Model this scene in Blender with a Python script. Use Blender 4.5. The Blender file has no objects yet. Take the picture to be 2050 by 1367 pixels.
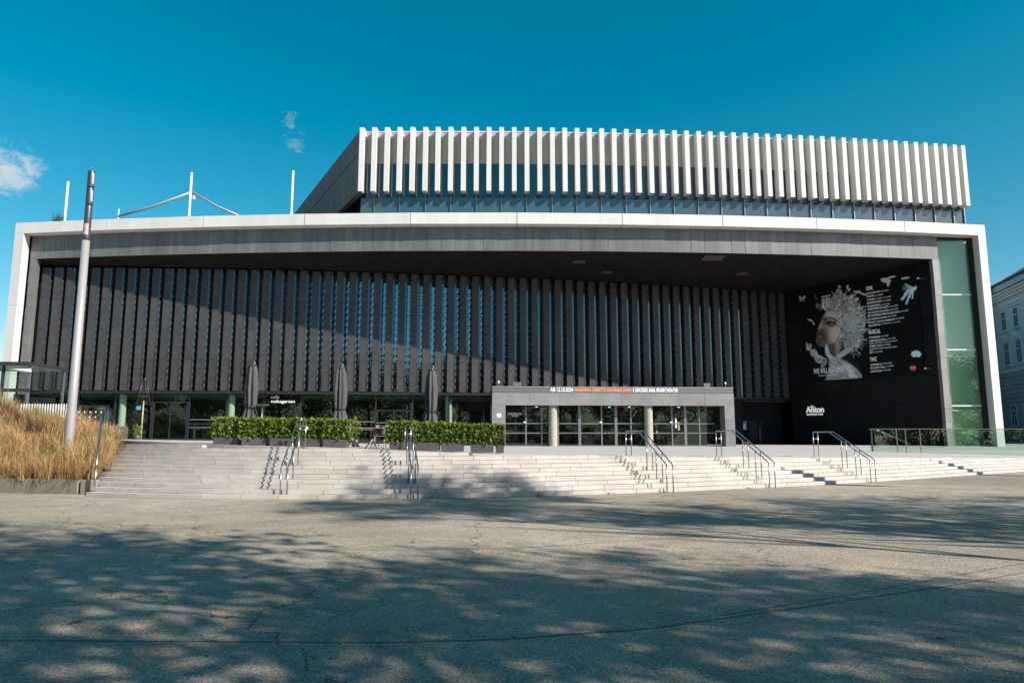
import bpy, math, random
import numpy as np
from mathutils import Vector, Matrix
R = math.radians
random.seed(7)
rng = np.random.default_rng(7)
scene = bpy.context.scene
COL = scene.collection

# ---------------------------------------------------------------- camera
FPX, EYE = 1400.0, 1.75            # focal length in photo pixels, eye height
TH = math.atan(192.0 / FPX)        # upward pitch
cam_d = bpy.data.cameras.new('camera'); cam = bpy.data.objects.new('camera', cam_d)
COL.objects.link(cam); scene.camera = cam
cam_d.sensor_width = 36.0; cam_d.lens = 36.0 * FPX / 2050.0
cam_d.clip_start = 0.1; cam_d.clip_end = 3000
cam.location = (0, 0, EYE); cam.rotation_euler = (math.pi / 2 + TH, 0, 0)

# ---------------------------------------------------------------- sky, sun, exposure
SUN_AZ, SUN_EL = R(56.5), R(34.5)  # azimuth: to the right of straight behind the viewer
sun_dir = Vector((math.sin(SUN_AZ) * math.cos(SUN_EL), -math.cos(SUN_AZ) * math.cos(SUN_EL), math.sin(SUN_EL)))
world = bpy.data.worlds.new('World'); scene.world = world; world.use_nodes = True
wn = world.node_tree; wn.nodes.clear()
def N(t, typ, **kw):
    n = t.nodes.new(typ)
    for k, v in kw.items():
        setattr(n, k, v)
    return n
sky = N(wn, 'ShaderNodeTexSky', sky_type='NISHITA', sun_disc=False)
sky.sun_elevation = SUN_EL; sky.sun_rotation = math.atan2(sun_dir.x, sun_dir.y)
sky.altitude = 260; sky.air_density = 1.0; sky.dust_density = 0.6; sky.ozone_density = 3.0
hsv = N(wn, 'ShaderNodeHueSaturation'); hsv.inputs['Saturation'].default_value = 1.24
hsv.inputs['Hue'].default_value = 0.478; hsv.inputs['Value'].default_value = 1.0
wn.links.new(sky.outputs[0], hsv.inputs['Color'])
# a few small fair-weather clouds, laid out by direction round the whole sky
tc = N(wn, 'ShaderNodeTexCoord')
def pdir(u, v):
    xc, yc = (u - 1025) / FPX, (683.5 - v) / FPX
    return Vector((xc, math.cos(TH) - yc * math.sin(TH), math.sin(TH) + yc * math.cos(TH))).normalized()
nz = N(wn, 'ShaderNodeTexNoise'); nz.inputs['Scale'].default_value = 34; nz.inputs['Detail'].default_value = 9
nz.inputs['Roughness'].default_value = 0.68; nz.inputs['Distortion'].default_value = 0.6
mp = N(wn, 'ShaderNodeMapping'); mp.inputs['Scale'].default_value = (1, 1, 1.5)
wn.links.new(tc.outputs['Generated'], mp.inputs['Vector']); wn.links.new(mp.outputs[0], nz.inputs['Vector'])
acc = None
CL = [((18, 335), 0.062, .95), ((70, 345), 0.03, .6), ((568, 247), 0.036, 0.62), ((604, 268), 0.022, 0.60), ((590, 294), 0.028, 0.50), ((676, 277), 0.012, 0.6), ((-60, 300), 0.07, 1.0)]
dirs = [(pdir(*c), r, a) for c, r, a in CL]
for az, el, r, a in ((150, 24, .16, .9), (196, 17, .14, .9), (230, 30, .2, .8), (100, 20, .15, .8), (-60, 26, .2, .8), (-120, 20, .18, .9), (172, 40, .1, .7)):
    dirs.append((Vector((math.sin(R(az)) * math.cos(R(el)), math.cos(R(az)) * math.cos(R(el)), math.sin(R(el)))), r, a))
for d, r, a in dirs:
    ds = N(wn, 'ShaderNodeVectorMath', operation='DISTANCE'); ds.inputs[1].default_value = d
    nrm = N(wn, 'ShaderNodeVectorMath', operation='NORMALIZE'); wn.links.new(tc.outputs['Generated'], nrm.inputs[0])
    wn.links.new(nrm.outputs[0], ds.inputs[0])
    mr = N(wn, 'ShaderNodeMapRange', interpolation_type='SMOOTHSTEP')
    mr.inputs['From Min'].default_value = r * 1.15; mr.inputs['From Max'].default_value = 0.0
    mr.inputs['To Min'].default_value = 0; mr.inputs['To Max'].default_value = a * 0.52
    wn.links.new(ds.outputs['Value'], mr.inputs['Value'])
    if acc is None: acc = mr.outputs[0]
    else:
        mx = N(wn, 'ShaderNodeMath', operation='MAXIMUM'); wn.links.new(acc, mx.inputs[0]); wn.links.new(mr.outputs[0], mx.inputs[1]); acc = mx.outputs[0]
add = N(wn, 'ShaderNodeMath', operation='ADD'); wn.links.new(acc, add.inputs[0]); wn.links.new(nz.outputs['Fac'], add.inputs[1])
cr = N(wn, 'ShaderNodeMapRange', interpolation_type='SMOOTHSTEP'); cr.inputs['From Min'].default_value = 0.78; cr.inputs['From Max'].default_value = 1.10
cr.inputs['To Max'].default_value = 0.78
wn.links.new(add.outputs[0], cr.inputs['Value'])
cmix = N(wn, 'ShaderNodeMix', data_type='RGBA'); cmix.inputs['B'].default_value = (7.2, 7.4, 7.6, 1)
# colour of the clear air: deep cyan overhead, paler towards the horizon
sepc = N(wn, 'ShaderNodeSeparateColor'); comb = N(wn, 'ShaderNodeCombineColor'); wn.links.new(hsv.outputs[0], sepc.inputs[0])
def wmath(op, a, b):
    m = N(wn, 'ShaderNodeMath', operation=op)
    for i, x in enumerate((a, b)):
        if isinstance(x, (int, float)): m.inputs[i].default_value = x
        else: wn.links.new(x, m.inputs[i])
    return m.outputs[0]
red = wmath('MAXIMUM', wmath('SUBTRACT', wmath('MULTIPLY', sepc.outputs[0], 2.3), wmath('MULTIPLY', sepc.outputs[2], 0.345)), 0.0)
red = wmath('MINIMUM', red, wmath('MULTIPLY', sepc.outputs[1], 1.22))
wn.links.new(red, comb.inputs[0]); wn.links.new(wmath('MULTIPLY', sepc.outputs[1], 1.30), comb.inputs[1]); wn.links.new(wmath('MULTIPLY', sepc.outputs[2], 1.26), comb.inputs[2])
wn.links.new(cr.outputs[0], cmix.inputs['Factor']); wn.links.new(comb.outputs[0], cmix.inputs['A'])
bg = N(wn, 'ShaderNodeBackground'); bg.inputs['Strength'].default_value = 0.071
wo = N(wn, 'ShaderNodeOutputWorld')
wn.links.new(cmix.outputs['Result'], bg.inputs['Color']); wn.links.new(bg.outputs[0], wo.inputs['Surface'])
sl = bpy.data.lights.new('sun', 'SUN'); sl.energy = 5.0; sl.angle = R(0.6); sl.color = (1.0, 0.935, 0.86)
so = bpy.data.objects.new('sun', sl); COL.objects.link(so)
so.rotation_euler = (-sun_dir).to_track_quat('-Z', 'Y').to_euler(); so.location = (60, -60, 80)
vs = scene.view_settings
vs.view_transform = 'Standard'; vs.look = 'None'; vs.exposure = 0.55; vs.gamma = 1.0; vs.use_curve_mapping = False
scene.render.engine = 'CYCLES'
scene.cycles.use_denoising = True; scene.cycles.max_bounces = 5; scene.cycles.transparent_max_bounces = 12
scene.cycles.caustics_reflective = False; scene.cycles.caustics_refractive = False

# ---------------------------------------------------------------- survey helpers: photo direction -> place
def ray(u, v):
    xc, yc = (u - 1025) / FPX, (683.5 - v) / FPX
    return xc, math.cos(TH) - yc * math.sin(TH), math.sin(TH) + yc * math.cos(TH)
def P(u, v, D):
    r = ray(u, v); s = D / r[1]
    return Vector((r[0] * s, D, EYE + r[2] * s))
def PZ(u, v, z):
    r = ray(u, v); s = (z - EYE) / r[2]
    return Vector((r[0] * s, r[1] * s, z))
def cubic(xs, ys):
    """smooth curve through surveyed points (clamped ends): monotone Hermite"""
    xs, ys = np.array(xs, float), np.array(ys, float)
    m = np.gradient(ys, xs)
    def fn(x):
        x = float(x)
        if x <= xs[0]: return float(ys[0] + m[0] * (x - xs[0]))
        if x >= xs[-1]: return float(ys[-1] + m[-1] * (x - xs[-1]))
        i = int(np.searchsorted(xs, x)) - 1
        h = xs[i + 1] - xs[i]; t = (x - xs[i]) / h
        return float((2*t**3 - 3*t**2 + 1) * ys[i] + (t**3 - 2*t**2 + t) * h * m[i] + (-2*t**3 + 3*t**2) * ys[i+1] + (t**3 - t**2) * h * m[i+1])
    return fn

# ---------------------------------------------------------------- mesh builder
class MB:
    def __init__(s): s.v = []; s.f = []; s.sm = []
    def add(s, vs, fs, smooth=False):
        b = len(s.v); s.v += [tuple(p) for p in vs]; s.f += [tuple(b + i for i in f) for f in fs]; s.sm += [smooth] * len(fs)
        return s
    def hexa(s, p):   # 4 bottom (ccw from above), 4 top
        return s.add(p, [(3, 2, 1, 0), (4, 5, 6, 7), (0, 1, 5, 4), (1, 2, 6, 5), (2, 3, 7, 6), (3, 0, 4, 7)])
    def box(s, x0, x1, y0, y1, z0, z1):
        return s.hexa([(x0, y0, z0), (x1, y0, z0), (x1, y1, z0), (x0, y1, z0), (x0, y0, z1), (x1, y0, z1), (x1, y1, z1), (x0, y1, z1)])
    def prism(s, poly, z0, z1):
        n = len(poly); ar = sum(poly[i][0] * poly[(i+1) % n][1] - poly[(i+1) % n][0] * poly[i][1] for i in range(n))
        if ar < 0: poly = poly[::-1]
        v = [(x, y, z0) for x, y in poly] + [(x, y, z1) for x, y in poly]
        return s.add(v, [tuple(range(n))[::-1], tuple(range(n, 2*n))] + [(i, (i+1) % n, n + (i+1) % n, n + i) for i in range(n)])
    def wall(s, a, b, z0, z1, th):   # slab between plan points a, b; thickness goes away from the viewer (left-hand side of a->b)
        d = Vector((b[0]-a[0], b[1]-a[1])).normalized(); n = Vector((-d.y, d.x)) * th
        return s.prism([(a[0], a[1]), (b[0], b[1]), (b[0]+n.x, b[1]+n.y), (a[0]+n.x, a[1]+n.y)], z0, z1)
    def tube(s, pts, r, n=8, cap=True):
        pts = [Vector(p) for p in pts]; rs = r if isinstance(r, (list, tuple)) else [r] * len(pts)
        up0 = Vector((0, 0, 1)); vs, fs = [], []
        for i, p in enumerate(pts):
            a = (pts[min(i+1, len(pts)-1)] - pts[max(i-1, 0)]).normalized()
            x = a.cross(up0)
            if x.length < 1e-3: x = a.cross(Vector((0, 1, 0)))
            x.normalize(); y = x.cross(a).normalized()
            for k in range(n):
                t = 2 * math.pi * k / n; vs.append(p + (x * math.cos(t) + y * math.sin(t)) * rs[i])
        for i in range(len(pts) - 1):
            for k in range(n):
                fs.append((i*n + k, (i+1)*n + k, (i+1)*n + (k+1) % n, i*n + (k+1) % n))
        s.add(vs, fs, True)
        if cap:
            b = len(s.v) - len(vs)
            s.f += [tuple(b + k for k in range(n)), tuple(b + (len(pts)-1)*n + k for k in range(n))[::-1]]; s.sm += [False, False]
        return s
    def lathe(s, prof, n=16, c=(0, 0)):
        vs, fs = [], []
        for r, z in prof:
            for k in range(n):
                t = 2 * math.pi * k / n; vs.append((c[0] + r * math.cos(t), c[1] + r * math.sin(t), z))
        for i in range(len(prof) - 1):
            for k in range(n):
                fs.append((i*n + k, i*n + (k+1) % n, (i+1)*n + (k+1) % n, (i+1)*n + k))
        return s.add(vs, fs, True)
    def mesh(s, name, mat=None, off=(0, 0, 0)):
        m = bpy.data.meshes.new(name)
        m.from_pydata([(x - off[0], y - off[1], z - off[2]) for x, y, z in s.v], [], s.f); m.update()
        m.polygons.foreach_set('use_smooth', s.sm)
        if mat: m.materials.append(M[mat] if isinstance(mat, str) else mat)
        return m
    def build(s, name, mat, parent=None, off=(0, 0, 0)):
        return link(name, s.mesh(name, mat, off), parent)
def link(name, mesh, parent=None):
    o = bpy.data.objects.new(name, mesh); COL.objects.link(o)
    if parent: o.parent = parent
    return o
def tag(o, label=None, cat=None, group=None, kind=None):
    if label: o['label'] = label
    if cat: o['category'] = cat
    if group: o['group'] = group
    if kind: o['kind'] = kind
    return o
def thing(name, label, cat, loc=(0, 0, 0), rz=0, group=None):
    o = bpy.data.objects.new(name, None); COL.objects.link(o); o.location = loc; o.rotation_euler = (0, 0, rz)
    o.empty_display_size = 0.3
    return tag(o, label, cat, group)
def copy_tree(o, parent=None):
    c = o.copy(); COL.objects.link(c)
    if parent: c.parent = parent
    for ch in [x for x in list(o.children)]: copy_tree(ch, c)
    return c
FONT = {}
def text_mesh(body, bold=0.0, depth=0.0):
    cu = bpy.data.curves.new('txt', 'FONT'); cu.body = body; cu.size = 1.0; cu.offset = bold; cu.extrude = depth; cu.resolution_u = 3
    ob = bpy.data.objects.new('txt', cu); COL.objects.link(ob)
    dg = bpy.context.evaluated_depsgraph_get(); dg.update()
    me = bpy.data.meshes.new_from_object(ob.evaluated_get(dg))
    bpy.data.objects.remove(ob); bpy.data.curves.remove(cu)
    return me
def text(name, body, org, ex, ez, width, height, mat, parent, off, bold=0.01, depth=0.02, italic=0.0):
    """lettering laid on a plane: org lower left, ex right, ez up; stretched to width x height"""
    me = text_mesh(body, bold, 0.5)
    co = np.array([v.co for v in me.vertices]); lo, hi = co.min(0), co.max(0)
    org, ex, ez = Vector(org), Vector(ex).normalized(), Vector(ez).normalized(); nn = ex.cross(ez).normalized()
    for v in me.vertices:
        a = (v.co.x - lo[0]) / (hi[0] - lo[0]) * width; b = (v.co.y - lo[1]) / max(hi[1] - lo[1], 1e-6) * height
        c = depth * (1 if v.co.z > 0 else 0)
        v.co = org + ex * (a + italic * b) + ez * b + nn * c - Vector(off)
    me.materials.clear(); me.materials.append(M[mat]); me.name = name
    return link(name, me, parent)

# ---------------------------------------------------------------- materials (all procedural)
M = {}
def mat(name, base, rough=0.6, metal=0.0, var=0.0, vscale=1.5, bump=0.0, bscale=40.0, base2=None, streak=False, spec=0.5, coat=0.0, rvar=0.0, objvar=0.0, emit=None, es=0.0):
    m = bpy.data.materials.new(name); m.use_nodes = True; t = m.node_tree
    b = t.nodes['Principled BSDF']; M[name] = m
    b.inputs['Base Color'].default_value = (*base, 1); b.inputs['Roughness'].default_value = rough; b.inputs['Metallic'].default_value = metal
    b.inputs['Specular IOR Level'].default_value = spec; b.inputs['Coat Weight'].default_value = coat; b.inputs['Coat Roughness'].default_value = 0.06
    if emit: b.inputs['Emission Color'].default_value = (*emit, 1); b.inputs['Emission Strength'].default_value = es
    g = N(t, 'ShaderNodeNewGeometry')
    last = None
    if var or base2:
        mpg = N(t, 'ShaderNodeMapping'); mpg.inputs['Scale'].default_value = (1, 1, 0.12) if streak else (1, 1, 1)
        t.links.new(g.outputs['Position'], mpg.inputs['Vector'])
        nz = N(t, 'ShaderNodeTexNoise'); nz.inputs['Scale'].default_value = vscale; nz.inputs['Detail'].default_value = 6; nz.inputs['Roughness'].default_value = 0.65
        t.links.new(mpg.outputs[0], nz.inputs['Vector'])
        mr = N(t, 'ShaderNodeMapRange'); mr.inputs['From Min'].default_value = 0.3; mr.inputs['From Max'].default_value = 0.7
        t.links.new(nz.outputs['Fac'], mr.inputs['Value'])
        mx = N(t, 'ShaderNodeMix', data_type='RGBA')
        b2 = base2 or tuple(c * (1 - var) for c in base)
        mx.inputs['A'].default_value = (*base, 1); mx.inputs['B'].default_value = (*b2, 1)
        t.links.new(mr.outputs[0], mx.inputs['Factor']); last = mx.outputs['Result']
        if rvar:
            rr = N(t, 'ShaderNodeMapRange'); rr.inputs['To Min'].default_value = max(0, rough - rvar); rr.inputs['To Max'].default_value = rough + rvar
            t.links.new(nz.outputs['Fac'], rr.inputs['Value']); t.links.new(rr.outputs[0], b.inputs['Roughness'])
    if objvar:
        oi = N(t, 'ShaderNodeObjectInfo'); mr2 = N(t, 'ShaderNodeMapRange')
        mr2.inputs['To Min'].default_value = 1 - objvar; mr2.inputs['To Max'].default_value = 1 + objvar
        t.links.new(oi.outputs['Random'], mr2.inputs['Value'])
        mul = N(t, 'ShaderNodeVectorMath', operation='SCALE')
        if last: t.links.new(last, mul.inputs[0])
        else: mul.inputs[0].default_value = base
        t.links.new(mr2.outputs[0], mul.inputs['Scale']); last = mul.outputs[0]
    if last: t.links.new(last, b.inputs['Base Color'])
    if bump:
        nb = N(t, 'ShaderNodeTexNoise'); nb.inputs['Scale'].default_value = bscale; nb.inputs['Detail'].default_value = 4
        t.links.new(g.outputs['Position'], nb.inputs['Vector'])
        bp = N(t, 'ShaderNodeBump'); bp.inputs['Strength'].default_value = bump; bp.inputs['Distance'].default_value = 0.02
        t.links.new(nb.outputs['Fac'], bp.inputs['Height']); t.links.new(bp.outputs[0], b.inputs['Normal'])
    return m
mat('white_concrete', (0.665, 0.655, 0.63), 0.75, var=0.15, vscale=1.1, bump=0.08, streak=True, objvar=0.03)
mat('spandrel_concrete', (0.40, 0.385, 0.355), 0.8, var=0.16, vscale=0.9, bump=0.15, streak=True)
mat('rough_concrete', (0.17, 0.18, 0.18), 0.9, var=0.45, vscale=1.2, bump=0.4, bscale=18, streak=True)
mat('stair_stone', (0.56, 0.512, 0.47), 0.75, var=0.24, vscale=1.3, bump=0.15, objvar=0.05)
mat('stair_core', (0.16, 0.14, 0.12), 0.9)
mat('terrace_concrete', (0.47, 0.44, 0.41), 0.8, var=0.12, vscale=0.35, bump=0.05)
mat('zinc', (0.20, 0.20, 0.196), 0.40, metal=0.2, var=0.45, vscale=1.6, bump=0.2, bscale=1.6, rvar=0.08, objvar=0.09, streak=True)
mat('zinc_light', (0.30, 0.295, 0.285), 0.42, metal=0.2, var=0.3, vscale=0.9, bump=0.2, bscale=1.6, rvar=0.08, objvar=0.06)
mat('bronze_panel', (0.066, 0.062, 0.062), 0.42, var=0.35, vscale=2.2, bump=0.2, bscale=2.2, rvar=0.1, objvar=0.16, spec=0.35)
mat('fin_strip', (0.045, 0.045, 0.047), 0.09, var=0.5, vscale=2.0, bump=0.22, bscale=2.6); M['fin_strip'].node_tree.nodes['Principled BSDF'].inputs['IOR'].default_value = 2.05; M['fin_strip'].node_tree.nodes['Principled BSDF'].inputs['Specular Tint'].default_value = (0.42, 0.82, 1.0, 1)
mat('bronze_fin', (0.085, 0.08, 0.082), 0.42, metal=0.5, var=0.25, vscale=2.0)
mat('bronze_bevel', (0.05, 0.048, 0.048), 0.45, metal=0.2, var=0.2, vscale=2.0)
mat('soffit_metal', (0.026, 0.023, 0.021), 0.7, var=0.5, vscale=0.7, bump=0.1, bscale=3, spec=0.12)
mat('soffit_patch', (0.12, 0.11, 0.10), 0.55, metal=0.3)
mat('black_panel', (0.012, 0.012, 0.0125), 0.6, var=0.35, vscale=1.2, objvar=0.25, spec=0.15)
mat('void_black', (0.01, 0.01, 0.01), 0.9)
mat('facade_glass', (0.006, 0.010, 0.014), 0.02, spec=1.0, coat=0.6, var=0.5, vscale=0.5, bump=0.02, bscale=0.7)
M['facade_glass'].node_tree.nodes['Principled BSDF'].inputs['IOR'].default_value = 2.1; M['facade_glass'].node_tree.nodes['Principled BSDF'].inputs['Specular Tint'].default_value = (0.42, 0.82, 1.0, 1)
mat('upper_glass', (0.006, 0.03, 0.05), 0.03, spec=1.0, coat=0.7, bump=0.02, bscale=0.6)
mat('lower_glass', (0.06, 0.10, 0.12), 0.12, spec=1.0, coat=0.5, var=0.3, vscale=0.8, streak=True)
mat('mullion_dark', (0.035, 0.036, 0.04), 0.4, metal=0.4)
mat('mullion_grey', (0.26, 0.27, 0.28), 0.35, metal=0.6)
mat('steel', (0.40, 0.39, 0.375), 0.32, metal=0.95, var=0.12, vscale=5)
mat('dark_steel', (0.10, 0.10, 0.105), 0.35, metal=0.7)
mat('pole_grey', (0.37, 0.36, 0.355), 0.45, metal=0.2, var=0.06, vscale=1.0, streak=True)
mat('lamp_dark', (0.085, 0.09, 0.095), 0.35, metal=0.5)
mat('lamp_glass', (0.5, 0.52, 0.52), 0.15, metal=0.3)
mat('sticker', (0.62, 0.55, 0.52), 0.6, base2=(0.28, 0.16, 0.14), vscale=9)
mat('white_paint', (0.82, 0.82, 0.80), 0.45)
mat('planter', (0.10, 0.10, 0.102), 0.5, var=0.2, vscale=3, objvar=0.1)
mat('canvas_dark', (0.095, 0.095, 0.098), 0.85, var=0.25, vscale=3, bump=0.2, bscale=14)
mat('wall_concrete', (0.36, 0.32, 0.27), 0.85, var=0.5, vscale=1.4, bump=0.3, objvar=0.05)
mat('interior_dark', (0.03, 0.032, 0.03), 0.8)
mat('interior_ceiling', (0.10, 0.14, 0.09), 0.8)
mat('interior_column', (0.84, 0.83, 0.80), 0.6)
mat('beige_column', (0.40, 0.37, 0.30), 0.7, var=0.1, vscale=4)
mat('green_wall', (0.56, 0.66, 0.55), 0.6, var=0.12, vscale=0.5)
mat('led_white', (0.7, 0.72, 0.72), 0.5, emit=(0.9, 0.95, 1.0), es=0.45)
mat('led_orange', (0.7, 0.25, 0.12), 0.5, emit=(1.0, 0.32, 0.14), es=0.4)
mat('led_board', (0.16, 0.155, 0.145), 0.55, metal=0.3)
mat('sign_white', (0.82, 0.84, 0.80), 0.5, emit=(0.92, 1.0, 0.9), es=0.28)
mat('print_white', (0.94, 0.95, 0.95), 0.5)
mat('print_red', (0.62, 0.03, 0.04), 0.5)
mat('house_blue', (0.66, 0.69, 0.70), 0.85, var=0.06, vscale=0.6)
mat('house_stone', (0.55, 0.52, 0.48), 0.85, var=0.15, vscale=0.8, objvar=0.06)
mat('house_trim', (0.76, 0.74, 0.70), 0.8, var=0.08, vscale=1.0)
mat('roof_dark', (0.05, 0.05, 0.055), 0.6)
mat('roof_tile', (0.30, 0.20, 0.15), 0.8, var=0.3, vscale=3)
mat('bark', (0.10, 0.08, 0.06), 0.9, var=0.4, vscale=6, bump=0.6, bscale=14)
mat('wood', (0.50, 0.38, 0.25), 0.6, var=0.25, vscale=6)
mat('table_top', (0.30, 0.17, 0.13), 0.5)
mat('chair_grey', (0.20, 0.21, 0.22), 0.6)
mat('soil', (0.08, 0.06, 0.045), 0.95, var=0.3, vscale=4)
mat('leaf_litter', (0.22, 0.10, 0.04), 0.8, objvar=0.4)
mat('strip_metal', (0.58, 0.57, 0.55), 0.3, metal=0.7)
mat('joint_dark', (0.11, 0.10, 0.085), 0.95)
mat('poster_blue', (0.10, 0.35, 0.55), 0.4)
mat('flag_cloth', (0.75, 0.74, 0.72), 0.8)
mat('flag_red', (0.5, 0.05, 0.06), 0.8)

def glass_mat(name, tint, refl, rough=0.0):
    m = bpy.data.materials.new(name); m.use_nodes = True; t = m.node_tree; t.nodes.clear(); M[name] = m
    tr = N(t, 'ShaderNodeBsdfTransparent'); tr.inputs[0].default_value = (*tint, 1)
    gl = N(t, 'ShaderNodeBsdfGlossy'); gl.inputs['Roughness'].default_value = rough; gl.inputs[0].default_value = (0.92, 0.97, 0.95, 1)
    lw = N(t, 'ShaderNodeLayerWeight'); pw = N(t, 'ShaderNodeMath', operation='POWER'); pw.inputs[1].default_value = 5.0
    t.links.new(lw.outputs['Facing'], pw.inputs[0]); fr = N(t, 'ShaderNodeMath', operation='MULTIPLY'); fr.inputs[1].default_value = 0.92; t.links.new(pw.outputs[0], fr.inputs[0])
    ma = N(t, 'ShaderNodeMath', operation='ADD', use_clamp=True); ma.inputs[1].default_value = refl + 0.05
    mx = N(t, 'ShaderNodeMixShader'); o = N(t, 'ShaderNodeOutputMaterial')
    t.links.new(fr.outputs[0], ma.inputs[0]); t.links.new(ma.outputs[0], mx.inputs[0])
    t.links.new(tr.outputs[0], mx.inputs[1]); t.links.new(gl.outputs[0], mx.inputs[2]); t.links.new(mx.outputs[0], o.inputs['Surface'])
glass_mat('window_glass', (0.74, 0.83, 0.76), 0.0)
glass_mat('clear_glass', (0.80, 0.92, 0.87), 0.06)
glass_mat('green_glass', (0.82, 0.93, 0.84), 0.02)

def leaf_mat(name, a, b, trans=0.35, rough=0.45):
    m = bpy.data.materials.new(name); m.use_nodes = True; t = m.node_tree; M[name] = m
    bs = t.nodes['Principled BSDF']; o = t.nodes['Material Output']
    at = N(t, 'ShaderNodeAttribute', attribute_name='tone')
    mx = N(t, 'ShaderNodeMix', data_type='RGBA'); mx.inputs['A'].default_value = (*a, 1); mx.inputs['B'].default_value = (*b, 1)
    t.links.new(at.outputs['Fac'], mx.inputs['Factor']); t.links.new(mx.outputs['Result'], bs.inputs['Base Color'])
    bs.inputs['Roughness'].default_value = rough
    tl = N(t, 'ShaderNodeBsdfTranslucent'); t.links.new(mx.outputs['Result'], tl.inputs[0])
    ms = N(t, 'ShaderNodeMixShader'); ms.inputs[0].default_value = trans
    t.links.new(bs.outputs[0], ms.inputs[1]); t.links.new(tl.outputs[0], ms.inputs[2]); t.links.new(ms.outputs[0], o.inputs['Surface'])
leaf_mat('tree_leaf', (0.022, 0.042, 0.010), (0.065, 0.09, 0.022), 0.22)
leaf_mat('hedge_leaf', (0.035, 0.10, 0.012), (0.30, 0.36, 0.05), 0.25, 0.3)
leaf_mat('roof_leaf', (0.04, 0.07, 0.02), (0.10, 0.14, 0.04))

def colour_mat(name, attr, rough=0.7, trans=0.0):
    m = bpy.data.materials.new(name); m.use_nodes = True; t = m.node_tree; M[name] = m
    bs = t.nodes['Principled BSDF']; o = t.nodes['Material Output']
    at = N(t, 'ShaderNodeAttribute', attribute_name=attr)
    t.links.new(at.outputs['Color'], bs.inputs['Base Color']); bs.inputs['Roughness'].default_value = rough
    if trans:
        tl = N(t, 'ShaderNodeBsdfTranslucent'); t.links.new(at.outputs['Color'], tl.inputs[0])
        ms = N(t, 'ShaderNodeMixShader'); ms.inputs[0].default_value = trans
        t.links.new(bs.outputs[0], ms.inputs[1]); t.links.new(tl.outputs[0], ms.inputs[2]); t.links.new(ms.outputs[0], o.inputs['Surface'])
colour_mat('dry_grass', 'tint', 0.7, 0.3)
colour_mat('poster_print', 'ink', 0.6); M['poster_print'].node_tree.nodes['Principled BSDF'].inputs['Specular IOR Level'].default_value = 0.12

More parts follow.
